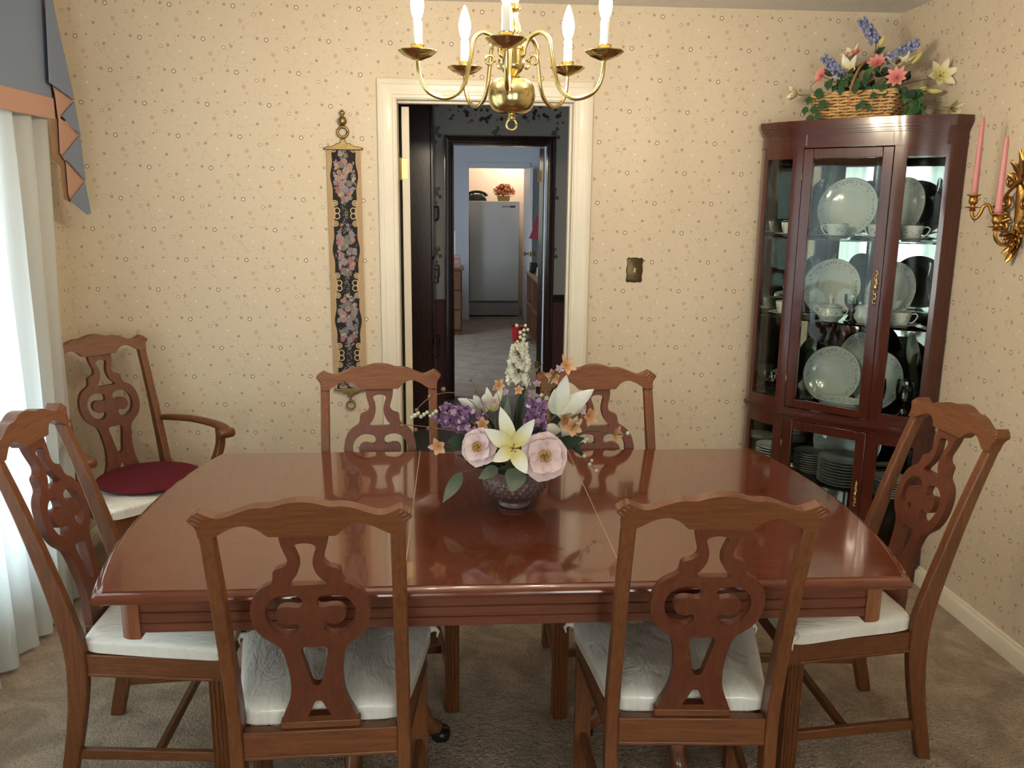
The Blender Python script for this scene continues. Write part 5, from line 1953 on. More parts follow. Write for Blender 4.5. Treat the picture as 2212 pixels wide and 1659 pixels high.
def magnolia(cx, cy, y, R, tilt):
    h = B.P(cx, cy, y)
    tips = []
    f = Vector((tilt, -1, 0.35)).normalized()
    e1 = Vector((1, 0, 0)) - f * f.x
    e1.normalize()
    e2 = f.cross(e1)
    for i in range(6):
        a = 2 * pi * i / 6 + 0.3
        tips.append(h + (e1 * cos(a) + e2 * sin(a)) * R + f * R * 0.10)
    root = B.flower('magnolia', h - f * 0.012, M_magn, tips, R * 0.66, f, bend=-0.22, cup=0.28, q=0.55, p=1.15, ruffle=0.10)
    for i in range(4):
        a = 2 * pi * i / 4 + 0.9
        petal_obj('petal', root, M_magn, h - f * 0.006, h + (e1 * cos(a) + e2 * sin(a)) * R * 0.66 + f * R * 0.42, R * 0.50, f, bend=-0.3, cup=0.35, q=0.55, p=1.15, nu=7, nv=9, ruffle=0.1)
    mb = MB()
    for i in range(46):
        a = i * 2.4
        rr = R * 0.30 * sqrt(i / 46)
        tip = h + f * (R * 0.30 - 0.2 * rr) + (e1 * cos(a) + e2 * sin(a)) * rr
        mb.tube([h, tip], 0.0006, 4)
        mb.ball(tip, 0.0017, n=5, m=4, mi=i % 2)
    obj('stamens', mb, [M_stamen, M_stamen2], root, smooth=True)
    fl_stem(cx, cy, y + 0.02)


magnolia(1034, 966, -1.735, 0.052, -0.5)
magnolia(1175, 986, -1.755, 0.066, 0.15)
# purple spikes
B.spike('purple_spike', B.P(1028, 918, -1.64), B.P(952, 892, -1.65), 0.040, M_purp, 60, 0.017, M_purpl, 0.5)
B.buds('spike_buds', [B.P(942 - i * 6.5, 893 + (i % 3 - 1) * 4 + i * 0.6, -1.65) for i in range(9)], 0.0055, M_bud)
B.stem([ORI, B.P(1050, 960, -1.64), B.P(1020, 915, -1.64), B.P(940, 893, -1.65), B.P(895, 902, -1.65)], 0.002)
B.spike('purple_spike', B.P(1152, 950, -1.67), B.P(1160, 872, -1.66), 0.032, M_purp, 56, 0.016, M_purpl, 0.3)
B.buds('spike_buds', [B.P(1164 + (i % 2) * 12 + i * 1.5, 878 - i * 6, -1.65) for i in range(5)], 0.006, M_bud)
B.stem([ORI, B.P(1150, 960, -1.67), B.P(1170, 870, -1.66), B.P(1200, 800, -1.65)], 0.0025)
# white snapdragon spike
B.spike('white_spike', B.P(1119, 826, -1.60), B.P(1122, 752, -1.60), 0.030, M_whitef, 90, 0.015, None, 0.35)
B.buds('spike_buds', [B.P(1118 + (i % 2) * 13, 748 - i * 5, -1.60) for i in range(4)] + [B.P(1124 + (i % 2) * 8, 728 - i * 5, -1.60) for i in range(4)] + [B.P(1140, 712, -1.60), B.P(1135, 703, -1.60), B.P(1116, 703, -1.60)], 0.0055, M_bud)
B.stem([ORI, B.P(1114, 900, -1.61), B.P(1119, 820, -1.60), B.P(1124, 730, -1.60), B.P(1138, 703, -1.60)], 0.0022)
# apricot blossoms on thin sprays


def small(cx, cy, y, R, mt=None, n=5, f=(0, -1, 0.2), name='apricot_blossom'):
    h = B.P(cx, cy, y)
    f = Vector(f).normalized()
    e1 = f.orthogonal().normalized()
    e2 = f.cross(e1)
    a0 = random.random() * 6
    B.flower(name, h, mt or M_orng, [h + (e1 * cos(a0 + 2 * pi * i / n) + e2 * sin(a0 + 2 * pi * i / n)) * R * (0.85 + 0.3 * random.random()) + f * R * 0.3 for i in range(n)], R * 0.33, f, bend=0.1, cup=0.3, stamen=(3, R * 0.4, R * 0.2, 0.0014))


for cx, cy, y, R, f in ((1222, 790, -1.60, 0.030, (0.6, -1, 0.6)), (1198, 812, -1.60, 0.030, (-0.6, -0.8, -0.2)), (1272, 897, -1.62, 0.030, (0.5, -1, 0)), (1328, 938, -1.63, 0.030, (0.8, -0.7, 0.1)), (1236, 922, -1.65, 0.033, (0.2, -1, 0.2)), (1219, 902, -1.62, 0.028, (0.4, -0.8, -0.4)), (948, 964, -1.66, 0.030, (-0.3, -1, 0)), (1078, 832, -1.56, 0.020, (0, -1, 0.3)), (1168, 868, -1.60, 0.018, (0, -1, 0.2)), (1042, 915, -1.68, 0.022, (0, -1, 0.2))):
    small(cx, cy, y, R, f=f)
for cx, cy, y, R in ((1150, 852, -1.58, 0.018), (1208, 797, -1.62, 0.014), (1092, 846, -1.58, 0.012), (1160, 828, -1.57, 0.014), (1068, 868, -1.60, 0.013), (1020, 935, -1.68, 0.024)):
    small(cx, cy, y, R, M_purpl, name='lilac_blossom')
B.stem([ORI, B.P(1190, 950, -1.62), B.P(1240, 900, -1.61), B.P(1272, 897, -1.615)], 0.0013)
B.stem([ORI, B.P(1210, 960, -1.64), B.P(1270, 930, -1.63), B.P(1325, 938, -1.63), B.P(1350, 938, -1.62)], 0.0016)
B.stem([ORI, B.P(1200, 985, -1.63), B.P(1250, 935, -1.62), B.P(1300, 933, -1.62)], 0.0013)
B.stem([ORI, B.P(1170, 900, -1.62), B.P(1195, 830, -1.60), B.P(1222, 790, -1.60)], 0.0016)
B.stem([ORI, B.P(1030, 985, -1.67), B.P(970, 978, -1.67), B.P(930, 983, -1.66)], 0.0013, M_twig)
B.stem([B.P(985, 975, -1.67), B.P(960, 960, -1.66), B.P(945, 966, -1.66)], 0.0012)
# twigs with buds
for pts, buds in (([(1048, 905), (1010, 860), (970, 848), (930, 858), (900, 884)], [(900, 886), (928, 857), (958, 841)]),
                  ([(1040, 960), (1000, 935), (950, 926), (905, 920), (868, 917)], [(868, 920), (898, 928), (925, 925)]),
                  ([(1060, 935), (1045, 880), (1030, 845), (1016, 818)], [(1016, 820), (1036, 850), (1024, 848)]),
                  ([(1130, 860), (1150, 815), (1168, 790), (1174, 785)], [(1158, 800)]),
                  ([(1140, 840), (1175, 825), (1210, 800)], [(1195, 806)]),
                  ([(1225, 965), (1255, 985), (1290, 1018)], [(1262, 985), (1278, 995), (1274, 1003), (1288, 1017)]),
                  ([(1260, 897), (1245, 915), (1230, 935)], [(1248, 915)]),
                  ([(1340, 937), (1352, 938)], [(1356, 936)])):
    B.stem([B.P(a, b, -1.64 + 0.0004 * (a - 1100) * (1 if a < 1100 else -0.3)) for a, b in pts], 0.0013, M_twig, 'twig')
    B.buds('twig_buds', [B.P(a, b, -1.64 + 0.0004 * (a - 1100) * (1 if a < 1100 else -0.3)) for a, b in buds], 0.0055, M_twig if pts[0][0] < 1225 else M_bud)
# leaves
LV = [((998, 1020, -1.70), (957, 1084, -1.75), 0.018, M_leafg), ((1075, 1010, -1.72), (1036, 1032, -1.77), 0.017, M_leafg), ((1118, 1012, -1.73), (1106, 1060, -1.79), 0.030, M_leafg), ((1010, 950, -1.68), (965, 955, -1.68), 0.020, M_leafd), ((1195, 965, -1.66), (1265, 945, -1.64), 0.020, M_leafd), ((1225, 950, -1.62), (1262, 985, -1.64), 0.014, M_leafd), ((1090, 960, -1.64), (1098, 855, -1.62), 0.014, M_leafg), ((1110, 930, -1.62), (1138, 814, -1.61), 0.010, M_leafd), ((1050, 960, -1.64), (1040, 880, -1.60), 0.012, M_leafd), ((1175, 970, -1.70), (1172, 930, -1.70), 0.012, M_leafd), ((1130, 960, -1.62), (1122, 880, -1.60), 0.012, M_leafg), ((1215, 900, -1.62), (1225, 852, -1.61), 0.012, M_leafg), ((1075, 985, -1.66), (1030, 900, -1.62), 0.013, M_leafd), ((1160, 990, -1.66), (1210, 940, -1.64), 0.013, M_leafg), ((1085, 1000, -1.62), (1060, 930, -1.56), 0.016, M_leafd), ((1140, 1000, -1.60), (1165, 930, -1.54), 0.016, M_leafd), ((1060, 1005, -1.70), (1010, 1000, -1.73), 0.012, M_leafd), ((1150, 1005, -1.70), (1190, 1020, -1.74), 0.014, M_leafd)]
for a, b_, w, mt in LV:
    B.leaf(B.P(*a), B.P(*b_), w, mt)
random.seed(77)
for i in range(26):
    a = random.uniform(0.2, 2.94)
    r0, r1 = random.uniform(0.03, 0.07), random.uniform(0.11, 0.19)
    yy = random.uniform(-0.05, 0.07)
    b0 = Vector((cos(a) * r0, yy * 0.5, 0.11 + sin(a) * r0 * 0.9))
    b1 = Vector((cos(a) * r1, yy, 0.11 + sin(a) * r1 * 0.85))
    B.leaf(b0, b1, random.uniform(0.009, 0.016), random.choice((M_leafd, M_leafg, M_leafd)), (random.uniform(-0.6, 0.6), -1, random.uniform(0, 0.6)))
for i in range(14):
    px, py = random.uniform(1010, 1270), random.uniform(830, 960)
    small(px, py, random.uniform(-1.66, -1.56), random.uniform(0.010, 0.017), random.choice((M_purpl, M_orng, M_lilyw)), name='filler_blossom')
    B.stem([ORI, B.P((px + 1110) / 2, (py + 990) / 2 - 10, -1.62), B.P(px, py, -1.61)], 0.0009, M_twig)
B.stem([ORI, B.P(1050, 1010, -1.68), B.P(998, 1020, -1.70)], 0.002)
for px, py in ((1090, 1000), (1100, 990), (1125, 995), (1140, 990), (1075, 1000)):
    B.stem([ORI, B.P(px, py - 30, -1.66), B.P(px + random.uniform(-20, 20), py - 95, -1.62)], 0.002)

# ------------------------------------------------------------------ wicker basket of flowers on the cabinet
BL0 = kin(-0.035, 0.355, 1.9445)
bk_ = thing('flower_basket', 'wicker basket of silk lilies and ivy on top of the china cabinet', 'flower basket', tuple(BL0), KROT)
HX, HYb, HB = 0.168, 0.085, 0.112
M_wick = plain('pale_wicker', (206, 164, 108), 0.5, var=0.35, scale=40)
M_wickd = plain('brown_wicker', (160, 112, 66), 0.5, var=0.3, scale=40)


def rect_at(t, flare, r=0.0):
    """point on the basket outline, t in 0..1, flared with height"""
    hx, hy = HX * (0.90 + 0.10 * flare) + r, HYb * (0.90 + 0.10 * flare) + r
    per = 4 * (hx + hy)
    d = (t % 1.0) * per
    for (ax, ay, bx_, by_) in ((-hx, -hy, hx, -hy), (hx, -hy, hx, hy), (hx, hy, -hx, hy), (-hx, hy, -hx, -hy)):
        L = abs(bx_ - ax) + abs(by_ - ay)
        if d <= L:
            f = d / L
            return (ax + (bx_ - ax) * f, ay + (by_ - ay) * f)
        d -= L
    return (-hx, -hy)


NS = 28
wv = MB()
rows = 9
for j in range(rows):
    z = 0.004 + (HB - 0.012) * j / (rows - 1)
    pts = []
    for i in range(NS * 4 + 1):
        t = i / (NS * 4)
        w = 0.0062 * cos(pi * t * NS + pi * j)
        x, y = rect_at(t, z / HB, w)
        pts.append((x, y, z + 0.0012 * sin(i * 1.3 + j)))
    wv.tube(pts, 0.0058, 6)
obj('weave', wv, M_wick, bk_, smooth=True)
sk = MB()
for i in range(NS):
    t = (i + 0.5) / NS if False else i / NS
    x0, y0 = rect_at(t, 0)
    x1, y1 = rect_at(t, 1)
    sk.tube([(x0, y0, 0), (x1, y1, HB)], 0.0026, 6)
obj('stakes', sk, M_wick, bk_, smooth=True)
rm = MB()
for k in range(3):
    pts = []
    for i in range(NS * 4 + 1):
        t = i / (NS * 4)
        a = 2 * pi * t * 22 + 2 * pi * k / 3
        x, y = rect_at(t, 1, 0.004 * cos(a))
        pts.append((x, y, HB + 0.002 + 0.004 * sin(a)))
    rm.tube(pts, 0.0036, 6)
obj('braided_rim', rm, M_wick, bk_, smooth=True)
obj('handle', MB().tube(smooth_loop([(-0.01, -HYb, 0.06), (-0.008, -HYb * 1.0, 0.13), (0.004, -0.06, 0.20), (0.012, -0.02, 0.235), (0.012, 0.02, 0.235), (0.004, 0.06, 0.20), (0.0, HYb, 0.12), (0.0, HYb, 0.06)], 5, closed=False), 0.006, 8), M_wickd, bk_, smooth=True)
obj('filler', MB().lathe([(0.075, 0.09), (0.06, 0.10), (0.0, 0.115)], 20, Matrix.Diagonal((1.9, 0.95, 1, 1))), M_leafd, bk_, smooth=True)


class BasketBouquet(Bouquet):
    def __init__(self, root):
        self.root = root
        self.inv = (Matrix.Translation(root.location) @ Matrix.Rotation(KROT, 4, 'Z')).inverted()

    def P(self, px, py, n):
        """photographed point on the plane parallel to the cabinet front, n out from the room corner"""
        d = CR * ((px - 1106) / F_PX) - CU * ((py - 829.5) / F_PX) + _f
        N = Vector((-0.70711, -0.70711, 0))
        t = (n - N.dot(CAM - KC)) / N.dot(d)
        t = min(t, (XR - 0.035 - CAM.x) / d.x, (-0.035 - CAM.y) / d.y)
        return self.inv @ (CAM + d * t)


B = BasketBouquet(bk_)
OB = Vector((0, 0, 0.10))


def bstem(px, py, n, r=0.0018, mt=None, via=None):
    e = B.P(px, py, n)
    mid = B.P(*via) if via else Vector((e.x * 0.5, e.y * 0.5, 0.10 + (e.z - 0.10) * 0.6))
    B.stem([OB + Vector((e.x * 0.15, 0, 0)), mid, e], r, mt)


def bflower(name, cx, cy, n, R, mt, k, f, width, bend=0.15, cup=0.25, st=None, smt=None, q=0.8, lift=0.25):
    h = B.P(cx, cy, n)
    f = Vector(f).normalized()
    e1 = f.orthogonal().normalized()
    e2 = f.cross(e1)
    a0 = random.random() * 6
    B.flower(name, h, mt, [h + (e1 * cos(a0 + 2 * pi * i / k) + e2 * sin(a0 + 2 * pi * i / k)) * R * (0.9 + 0.2 * random.random()) + f * R * lift for i in range(k)], width, f, bend=bend, cup=cup, stamen=st, smt=smt, q=q)


# lavender-blue spikes
for a, b_, r in (((1893, 92, 0.33), (1862, 44, 0.33), 0.022), ((1912, 132, 0.36), (1982, 92, 0.34), 0.023), ((1820, 165, 0.40), (1781, 124, 0.42), 0.020)):
    B.spike('blue_spike', B.P(*a), B.P(*b_), r, M_blue, 70, 0.012, M_bluel, 0.45)
bstem(1892, 90, 0.33, 0.002, via=(1888, 130, 0.34))
bstem(1912, 132, 0.36, 0.002)
bstem(1825, 168, 0.40, 0.002)
# coral daisies
for cx, cy, n, f, R in ((1845, 120, 0.36, (-0.2, -0.6, 0.9), 0.042), (1895, 138, 0.40, (0, -1, 0.8), 0.042), (1938, 168, 0.44, (0.1, -1, 0.3), 0.046), (1776, 165, 0.44, (-0.6, -1, 0.2), 0.036)):
    bflower('coral_blossom', cx, cy, n, R, M_coral, 9, f, 0.011, 0.1, 0.2, (5, 0.012, 0.01, 0.002), M_coral, lift=0.3)
    bstem(cx, cy, n, 0.0016)
# cream lilies
for cx, cy, n, R, f, mt in ((1942, 148, 0.36, 0.070, (0.1, -0.5, 0.8), M_lilyy), (2030, 165, 0.30, 0.070, (0.55, -1, 0.2), M_lilyy), (1836, 160, 0.36, 0.072, (-0.2, -1, 0.4), M_lily), (1724, 205, 0.44, 0.052, (-0.9, -0.6, 0.2), M_lilyy), (1842, 128, 0.34, 0.055, (-0.3, -0.5, 0.8), M_lilyy), (2052, 232, 0.28, 0.050, (0.9, -0.6, -0.5), M_lilyy)):
    bflower('lily', cx, cy, n, R, mt, 6, f, 0.015 * R / 0.06, 0.25, 0.3, (4, 0.03, 0.012, 0.002), M_stamen2, lift=0.55)
    bstem(cx, cy, n, 0.0018)
# lily buds
for a, b_ in (((1969, 138, 0.36), (1993, 112, 0.35)), ((1899, 100, 0.34), (1912, 76, 0.34)), ((2000, 197, 0.32), (2036, 197, 0.30)), ((1806, 142, 0.40), (1787, 128, 0.41)), ((1984, 194, 0.33), (2004, 190, 0.32))):
    p0_, p1_ = B.P(*a), B.P(*b_)
    mid = (p0_ + p1_) / 2
    obj('lily_bud', MB().tube([p0_, p0_.lerp(p1_, 0.25), mid, p0_.lerp(p1_, 0.75), p1_], [0.004, 0.010, 0.0115, 0.009, 0.003], 8), M_lilyy, bk_, smooth=True)
    bstem(a[0], a[1], a[2], 0.0015)
# leaves
random.seed(21)
for i in range(46):
    px = random.uniform(1790, 1960)
    py = random.uniform(150, 205) - 18 * (1 - abs(px - 1880) / 90)
    n = random.uniform(0.26, 0.44)
    a = B.P(px, py + 14, n)
    t = a + Vector((random.uniform(-0.05, 0.05), random.uniform(-0.05, 0.01), random.uniform(-0.01, 0.05)))
    B.leaf(a, t, random.uniform(0.012, 0.022), random.choice((M_leafd, M_leafd, M_ivy, M_leafg)), (random.uniform(-0.5, 0.5), -1, 0.5))
for a, b_, w in (((1890, 118, 0.34), (1912, 100, 0.34), 0.014), ((1930, 140, 0.36), (1945, 128, 0.36), 0.018), ((1862, 150, 0.36), (1880, 138, 0.35), 0.018)):
    B.leaf(B.P(*a), B.P(*b_), w, M_leafd)


def ivy(path, leaves, mt, n0):
    B.stem([B.P(*q) for q in path], 0.0012, M_stem, 'ivy_stem')
    for (px, py, n, s) in leaves:
        c = B.P(px, py, n)
        mb = MB()
        dn = Vector((random.uniform(-0.4, 0.4), -0.2, -1)).normalized()
        sd = dn.cross(Vector((0, -1, 0.2))).normalized()
        root = None
        for ang, L in ((0, 1.0), (55, 0.75), (-55, 0.75), (115, 0.5), (-115, 0.5)):
            d = dn * cos(radians(ang)) + sd * sin(radians(ang))
            petal(mb, c, c + d * s * L, s * 0.36, (0, -1, 0.25), bend=-0.1, cup=0.1, nu=3, nv=5)
        obj('ivy_leaf', mb, mt, bk_, smooth=True, recalc=False)


ivy([(1795, 200, 0.45), (1770, 215, 0.47), (1752, 235, 0.49), (1748, 255, 0.50)], [(1768, 198, 0.46, 0.034), (1748, 214, 0.47, 0.026), (1778, 222, 0.48, 0.034), (1740, 236, 0.49, 0.026), (1758, 234, 0.49, 0.028), (1767, 248, 0.50, 0.026), (1750, 254, 0.50, 0.030), (1790, 180, 0.45, 0.03)], M_ivy, 0.46)
ivy([(1950, 195, 0.40), (1970, 215, 0.40), (1980, 235, 0.41), (1975, 246, 0.41)], [(1962, 205, 0.40, 0.036), (1980, 215, 0.39, 0.040), (1970, 230, 0.40, 0.036), (1985, 238, 0.40, 0.032), (1968, 245, 0.41, 0.030), (1984, 200, 0.38, 0.036)], M_ivyl, 0.4)
ivy([(1885, 195, 0.46), (1890, 212, 0.47), (1868, 224, 0.475), (1856, 232, 0.475)], [(1886, 204, 0.47, 0.022), (1864, 220, 0.475, 0.022), (1876, 230, 0.475, 0.020), (1855, 228, 0.475, 0.022)], M_ivy, 0.46)
random.seed(31)
ivy([(1950, 190, 0.42), (1975, 205, 0.41)], [(random.uniform(1950, 1992), random.uniform(190, 246), random.uniform(0.37, 0.43), random.uniform(0.016, 0.026)) for _ in range(16)], M_ivy, 0.4)
ivy([(1800, 190, 0.42), (1850, 180, 0.41)], [(random.uniform(1795, 1950), random.uniform(172, 200), random.uniform(0.41, 0.46), random.uniform(0.018, 0.028)) for _ in range(22)], M_ivy, 0.4)
B.stem([B.P(1790, 200, 0.44), B.P(1757, 198, 0.45), B.P(1752, 185, 0.45), B.P(1768, 172, 0.44)], 0.0014)
B.stem([B.P(1790, 208, 0.44), B.P(1740, 208, 0.44), B.P(1724, 205, 0.44)], 0.0014)
for k in range(5):
    B.stem([B.P(1965, 200 + 4 * k, 0.36), B.P(2000, 190 + 14 * k, 0.33), B.P(2020 + 8 * k, 180 + 20 * k, 0.31)], 0.001, M_stem)

# ------------------------------------------------------------------ maroon cushion on the armchair
M_maroon = plain('maroon_cloth', (98, 30, 40), 0.9, var=0.12, scale=60, spec=0.2)
_a = radians(226)
cpos = Vector((-1.471, -0.363, 0)) + Vector((-sin(_a), cos(_a), 0)) * 0.24
cu = thing('seat_cushion', 'round maroon cushion on the plastic-covered seat of the armchair', 'cushion', (cpos.x, cpos.y, 0.4745), _a)
obj('pad', MB().lathe([(0.0, 0.0), (0.185, 0.0), (0.197, 0.005), (0.200, 0.011), (0.197, 0.017), (0.180, 0.023), (0.10, 0.030), (0.0, 0.033)], 48), M_maroon, cu, smooth=True)
obj('piping', ring(MB(), (0, 0, 0), 0.199, 0.004, Matrix.Translation((0, 0, 0.011)) @ Matrix.Rotation(radians(90), 4, 'X'), 56, 6), M_maroon, cu, smooth=True)

# ------------------------------------------------------------------ things in the far rooms
M_enam = plain('white_enamel', (198, 198, 196), 0.3, var=0.02, scale=3)
fz = thing('upright_freezer', 'white upright freezer standing in the lit closet', 'freezer', (0.51, 8.36, 0))
obj('body', MB().box(-0.345, 0.345, -0.29, 0.36, 0.01, 1.575), M_enam, fz, bevel=0.012)
dz = obj('door', MB().box(-0.345, 0.345, -0.345, -0.29, 0.215, 1.58), M_enam, fz, bevel=0.012)
obj('badge', MB().box(0.10, 0.285, -0.349, -0.345, 1.495, 1.520), plain('badge_grey', (150, 146, 142), 0.4), dz)
obj('badge_mark', MB().box(0.215, 0.285, -0.351, -0.349, 1.497, 1.518), M_black, dz)
gr = obj('grille', MB().box(-0.345, 0.345, -0.335, -0.29, 0.02, 0.20), plain('grille_dark', (84, 82, 80), 0.5), fz)
for k in range(7):
    obj('bar', MB().box(-0.345, 0.345, -0.340, -0.335, 0.028 + k * 0.024, 0.036 + k * 0.024), M_enam, gr)
for k in range(33):
    obj('upright_bar', MB().box(-0.342 + k * 0.0211, -0.334 + k * 0.0211, -0.341, -0.336, 0.022, 0.198), M_enam, gr)
# dark green telephone
ph = thing('telephone', 'dark green old-fashioned telephone on top of the white freezer', 'telephone', (0.275, 8.20, 1.5755))
M_green = plain('dark_green_plastic', (26, 48, 40), 0.35)
obj('base', MB().loft([[(x * k, y * k, z) for x, y in ((-0.13, -0.10), (0.13, -0.10), (0.13, 0.10), (-0.13, 0.10))] for k, z in ((1.0, 0.0), (1.0, 0.02), (0.92, 0.05), (0.62, 0.095))]), M_green, ph, bevel=0.012)
obj('cradle', MB().box(-0.06, -0.04, -0.03, 0.03, 0.085, 0.108).box(0.04, 0.06, -0.03, 0.03, 0.085, 0.108), M_green, ph, bevel=0.004)
obj('handset', MB().tube(smooth_loop([(-0.128, 0, 0.066), (-0.115, 0, 0.098), (-0.06, 0, 0.122), (0, 0, 0.128), (0.06, 0, 0.122), (0.115, 0, 0.098), (0.128, 0, 0.066)], 4, closed=False), [0.034] * 3 + [0.028] * 3 + [0.019] * 13 + [0.024] * 3 + [0.030] * 3, 10), M_green, ph, smooth=True)
obj('dial', MB().lathe([(0.045, 0), (0.045, 0.006), (0.0, 0.008)], 18, along((0, -0.088, 0.055), (0, -1, 0.7))), M_black, ph, smooth=40)
# orange silk flowers in a gold planter
pf = thing('orange_flowers', 'bush of orange silk flowers in a brass planter on the freezer', 'flower arrangement', (0.645, 8.22, 1.5755))
obj('planter', MB().loft([[(x * k, y * k, z) for x, y in ((-0.09, -0.05), (0.09, -0.05), (0.09, 0.05), (-0.09, 0.05))] for k, z in ((0.85, 0), (1.0, 0.075))]), plain('gold_planter', (176, 146, 74), 0.45, 0.4), pf, bevel=0.004)
M_or1, M_or2 = plain('orange_silk', (206, 108, 52), 0.8, var=0.3), plain('peach_silk', (226, 150, 102), 0.8, var=0.2)
fm, lm = MB(), MB()
random.seed(5)
for i in range(300):
    a, e = random.random() * 6.28, random.uniform(0.0, 1.45)
    rr = random.uniform(0.35, 1.0)
    d = Vector((cos(a) * cos(e), sin(a) * cos(e), sin(e) * 0.92))
    c = Vector((0, 0, 0.10)) + Vector((d.x * 0.165, d.y * 0.11, d.z * 0.15)) * rr
    for k in range(4):
        th = k * pi / 2 + i
        sd = d.orthogonal().normalized()
        s2 = d.cross(sd)
        petal(fm, c, c + d * 0.012 + (sd * cos(th) + s2 * sin(th)) * 0.022, 0.010, d, nu=3, nv=4, mi=i % 2)
for i in range(50):
    a = random.random() * 6.28
    c = Vector((cos(a) * 0.09, sin(a) * 0.06, 0.08))
    petal(lm, c, c + Vector((cos(a) * 0.07, sin(a) * 0.05, random.uniform(-0.02, 0.04))), 0.010, (0, 0, 1), nu=3, nv=4)
obj('blossoms', fm, [M_or1, M_or2], pf, smooth=True, recalc=False)['kind'] = 'stuff'
obj('leaves', lm, M_leafd, pf, smooth=True, recalc=False)['kind'] = 'stuff'
# chest of drawers at the office left
M_oak = wood('mid_brown_wood', (92, 62, 42), (126, 90, 62), 0.4, 0.15, (2, 24, 24))
ds = thing('chest_of_drawers', 'brown wooden chest of drawers against the office wall', 'chest', (-0.42, 6.55, 0))
obj('body', MB().box(-0.42, 0.47, -0.24, 0.26, 0.06, 0.78).box(-0.40, 0.45, -0.20, 0.24, 0, 0.06), M_oak, ds, bevel=0.004)
obj('top', MB().box(-0.44, 0.495, -0.27, 0.28, 0.78, 0.805), M_oak, ds, bevel=0.004)
for z0, z1 in ((0.08, 0.30), (0.315, 0.535), (0.55, 0.765)):
    dd = obj('drawer', MB().box(-0.40, 0.455, -0.262, -0.24, z0, z1), M_oak, ds, bevel=0.004)
    for x in (-0.2, 0.25):
        obj('knob', MB().ball((x, -0.272, (z0 + z1) / 2), 0.014), M_brassold, dd, smooth=True)
bx_ = thing('storage_box', 'small dusty pink box on the chest of drawers', 'box', (-0.03, 6.46, 0.8055))
obj('box', MB().box(-0.10, 0.06, -0.10, 0.10, 0, 0.115), plain('dusty_pink_card', (164, 128, 116), 0.6), bx_, bevel=0.005)
obj('lid', MB().box(-0.104, 0.064, -0.104, 0.104, 0.115, 0.140), plain('pale_card', (190, 160, 148), 0.6), bx_, bevel=0.005)
obj('label_patch', MB().box(-0.02, 0.04, -0.102, -0.1, 0.055, 0.085), plain('rose_patch', (206, 140, 132), 0.6), bx_)
pfm = thing('picture_frame', 'white picture frame with black mount standing behind the pink box', 'picture frame', (-0.10, 6.62, 0.8055))
obj('frame', MB().box(-0.12, 0.075, -0.012, 0.012, 0.12, 0.145).box(-0.12, 0.075, -0.012, 0.012, 0.395, 0.42).box(0.05, 0.075, -0.012, 0.012, 0.145, 0.395).box(-0.12, -0.095, -0.012, 0.012, 0.145, 0.395).box(-0.05, 0.0, -0.01, 0.05, 0.0, 0.12), M_white, pfm, bevel=0.003)
obj('mount', MB().box(-0.095, 0.05, -0.006, 0.006, 0.145, 0.395), M_black, pfm)
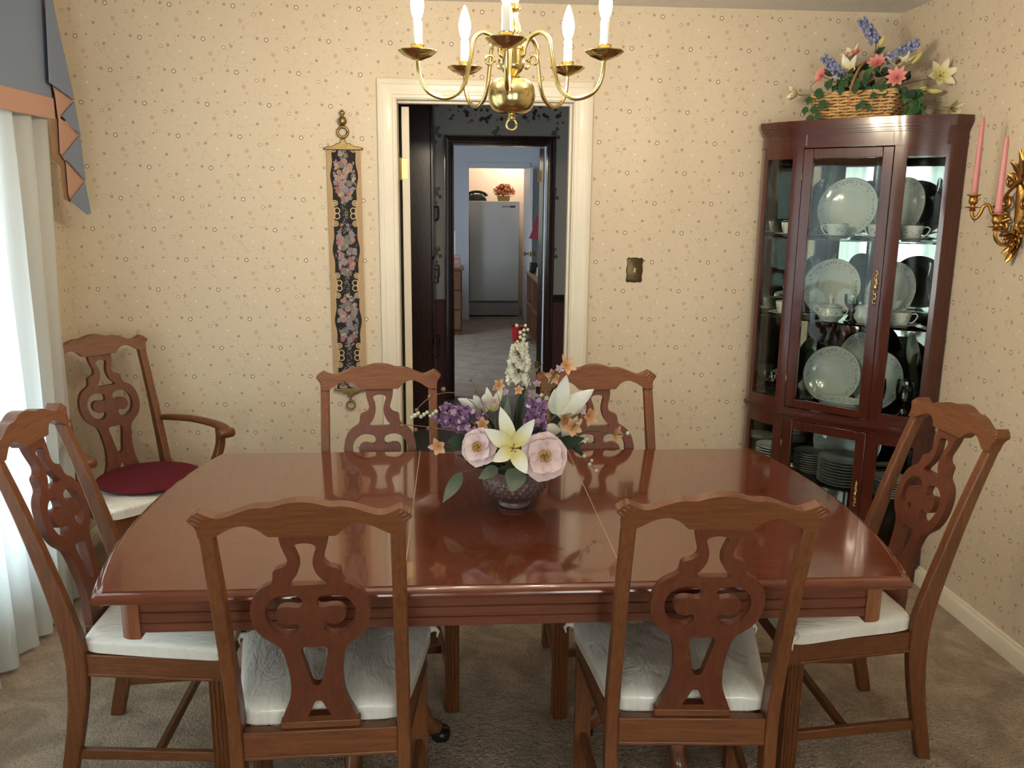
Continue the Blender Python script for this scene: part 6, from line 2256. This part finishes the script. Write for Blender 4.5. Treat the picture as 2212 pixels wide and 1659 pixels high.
# bookcase on the right with things on it
bc = thing('bookcase', 'low brown open bookcase along the office right side', 'bookcase', (0.98, 5.35, 0))
obj('back', MB().box(0.15, 0.165, -1.1, 1.1, 0.0, 0.74), M_oak, bc)
obj('top', MB().box(-0.16, 0.165, -1.12, 1.12, 0.74, 0.765), M_oak, bc, bevel=0.003)
for z in (0.05, 0.39):
    obj('shelf', MB().box(-0.15, 0.15, -1.1, 1.1, z, z + 0.02), M_oak, bc, bevel=0.002)
for y in (-1.1, -0.36, 0.36, 1.08):
    obj('upright', MB().box(-0.15, 0.15, y, y + 0.02, 0, 0.74), M_oak, bc, bevel=0.002)
bk_cols = [(150, 40, 44), (196, 196, 204), (110, 50, 90), (186, 60, 60), (212, 208, 200), (88, 92, 130), (160, 46, 50)]
for i, c in enumerate(bk_cols):
    bo = thing('book', '%s book standing on the bottom shelf of the office bookcase' % ['dark red', 'pale grey', 'plum', 'bright red', 'ivory', 'slate blue', 'crimson'][i], 'book', (0.90, 4.40 + i * 0.045, 0.0705), group='books in the office bookcase')
    hh = 0.24 + 0.02 * (i % 3)
    obj('cover', MB().box(-0.06, 0.12, 0, 0.004, 0, hh).box(-0.06, 0.12, 0.032, 0.036, 0, hh).box(-0.06, -0.056, 0.004, 0.032, 0, hh), plain('book_cover_%d' % i, c, 0.6), bo)
    obj('pages', MB().box(-0.056, 0.115, 0.004, 0.032, 0.004, hh - 0.004), M_cream, bo)
ps = thing('pencil_sharpener', 'black pencil sharpener on top of the office bookcase', 'sharpener', (0.90, 6.25, 0.7655))
obj('body', MB().loft([[(x, -0.06 + k, z) for x, z in ((-0.05, 0), (0.05, 0), (0.05, 0.09), (0.02, 0.12), (-0.05, 0.12))] for k in (0, 0.13)]), M_black, ps, bevel=0.008)
obj('tray', MB().box(-0.03, 0.03, -0.075, -0.06, 0.01, 0.04), M_black, ps, bevel=0.003)
cd_ = thing('card_stand', 'pale folded card standing on the office bookcase', 'card', (0.93, 5.72, 0.7655))
obj('card', MB().prism([(-0.03, 0), (-0.026, 0), (0.002, 0.09), (0.03, 0), (0.034, 0), (0.003, 0.096), (0.0, 0.096)], -0.05, 0.05, 'yz'), M_white, cd_)
lp = thing('table_lamp', 'small lamp with a red shade on the office bookcase', 'lamp', (0.965, 6.1, 0.7655))
M_redsh = plain('red_lampshade', (128, 30, 46), 0.8)
obj('foot', MB().lathe([(0.0, 0), (0.07, 0), (0.07, 0.015), (0.03, 0.03), (0.02, 0.08), (0.04, 0.16), (0.045, 0.24), (0.02, 0.34), (0.012, 0.42)], 20), M_brassold, lp, smooth=40)
obj('shade', MB().lathe([(0.145, 0.40), (0.115, 0.47), (0.085, 0.56), (0.068, 0.66), (0.064, 0.66), (0.081, 0.56), (0.111, 0.47), (0.141, 0.40)], 24), M_redsh, lp, smooth=40)
rb = thing('waste_bin', 'small red bin on the carpet beside the office bookcase', 'bin', (0.70, 5.9, 0))
obj('bin', MB().lathe([(0.0, 0.0), (0.07, 0.0), (0.085, 0.17), (0.08, 0.17), (0.066, 0.01), (0.0, 0.01)], 20), plain('red_plastic', (176, 36, 36), 0.4), rb, smooth=40)
obj('rim', ring(MB(), (0, 0, 0), 0.084, 0.004, Matrix.Translation((0, 0, 0.17)) @ Matrix.Rotation(radians(90), 4, 'X'), 24, 6), plain('dark_red_rim', (140, 28, 28), 0.4), rb, smooth=True)
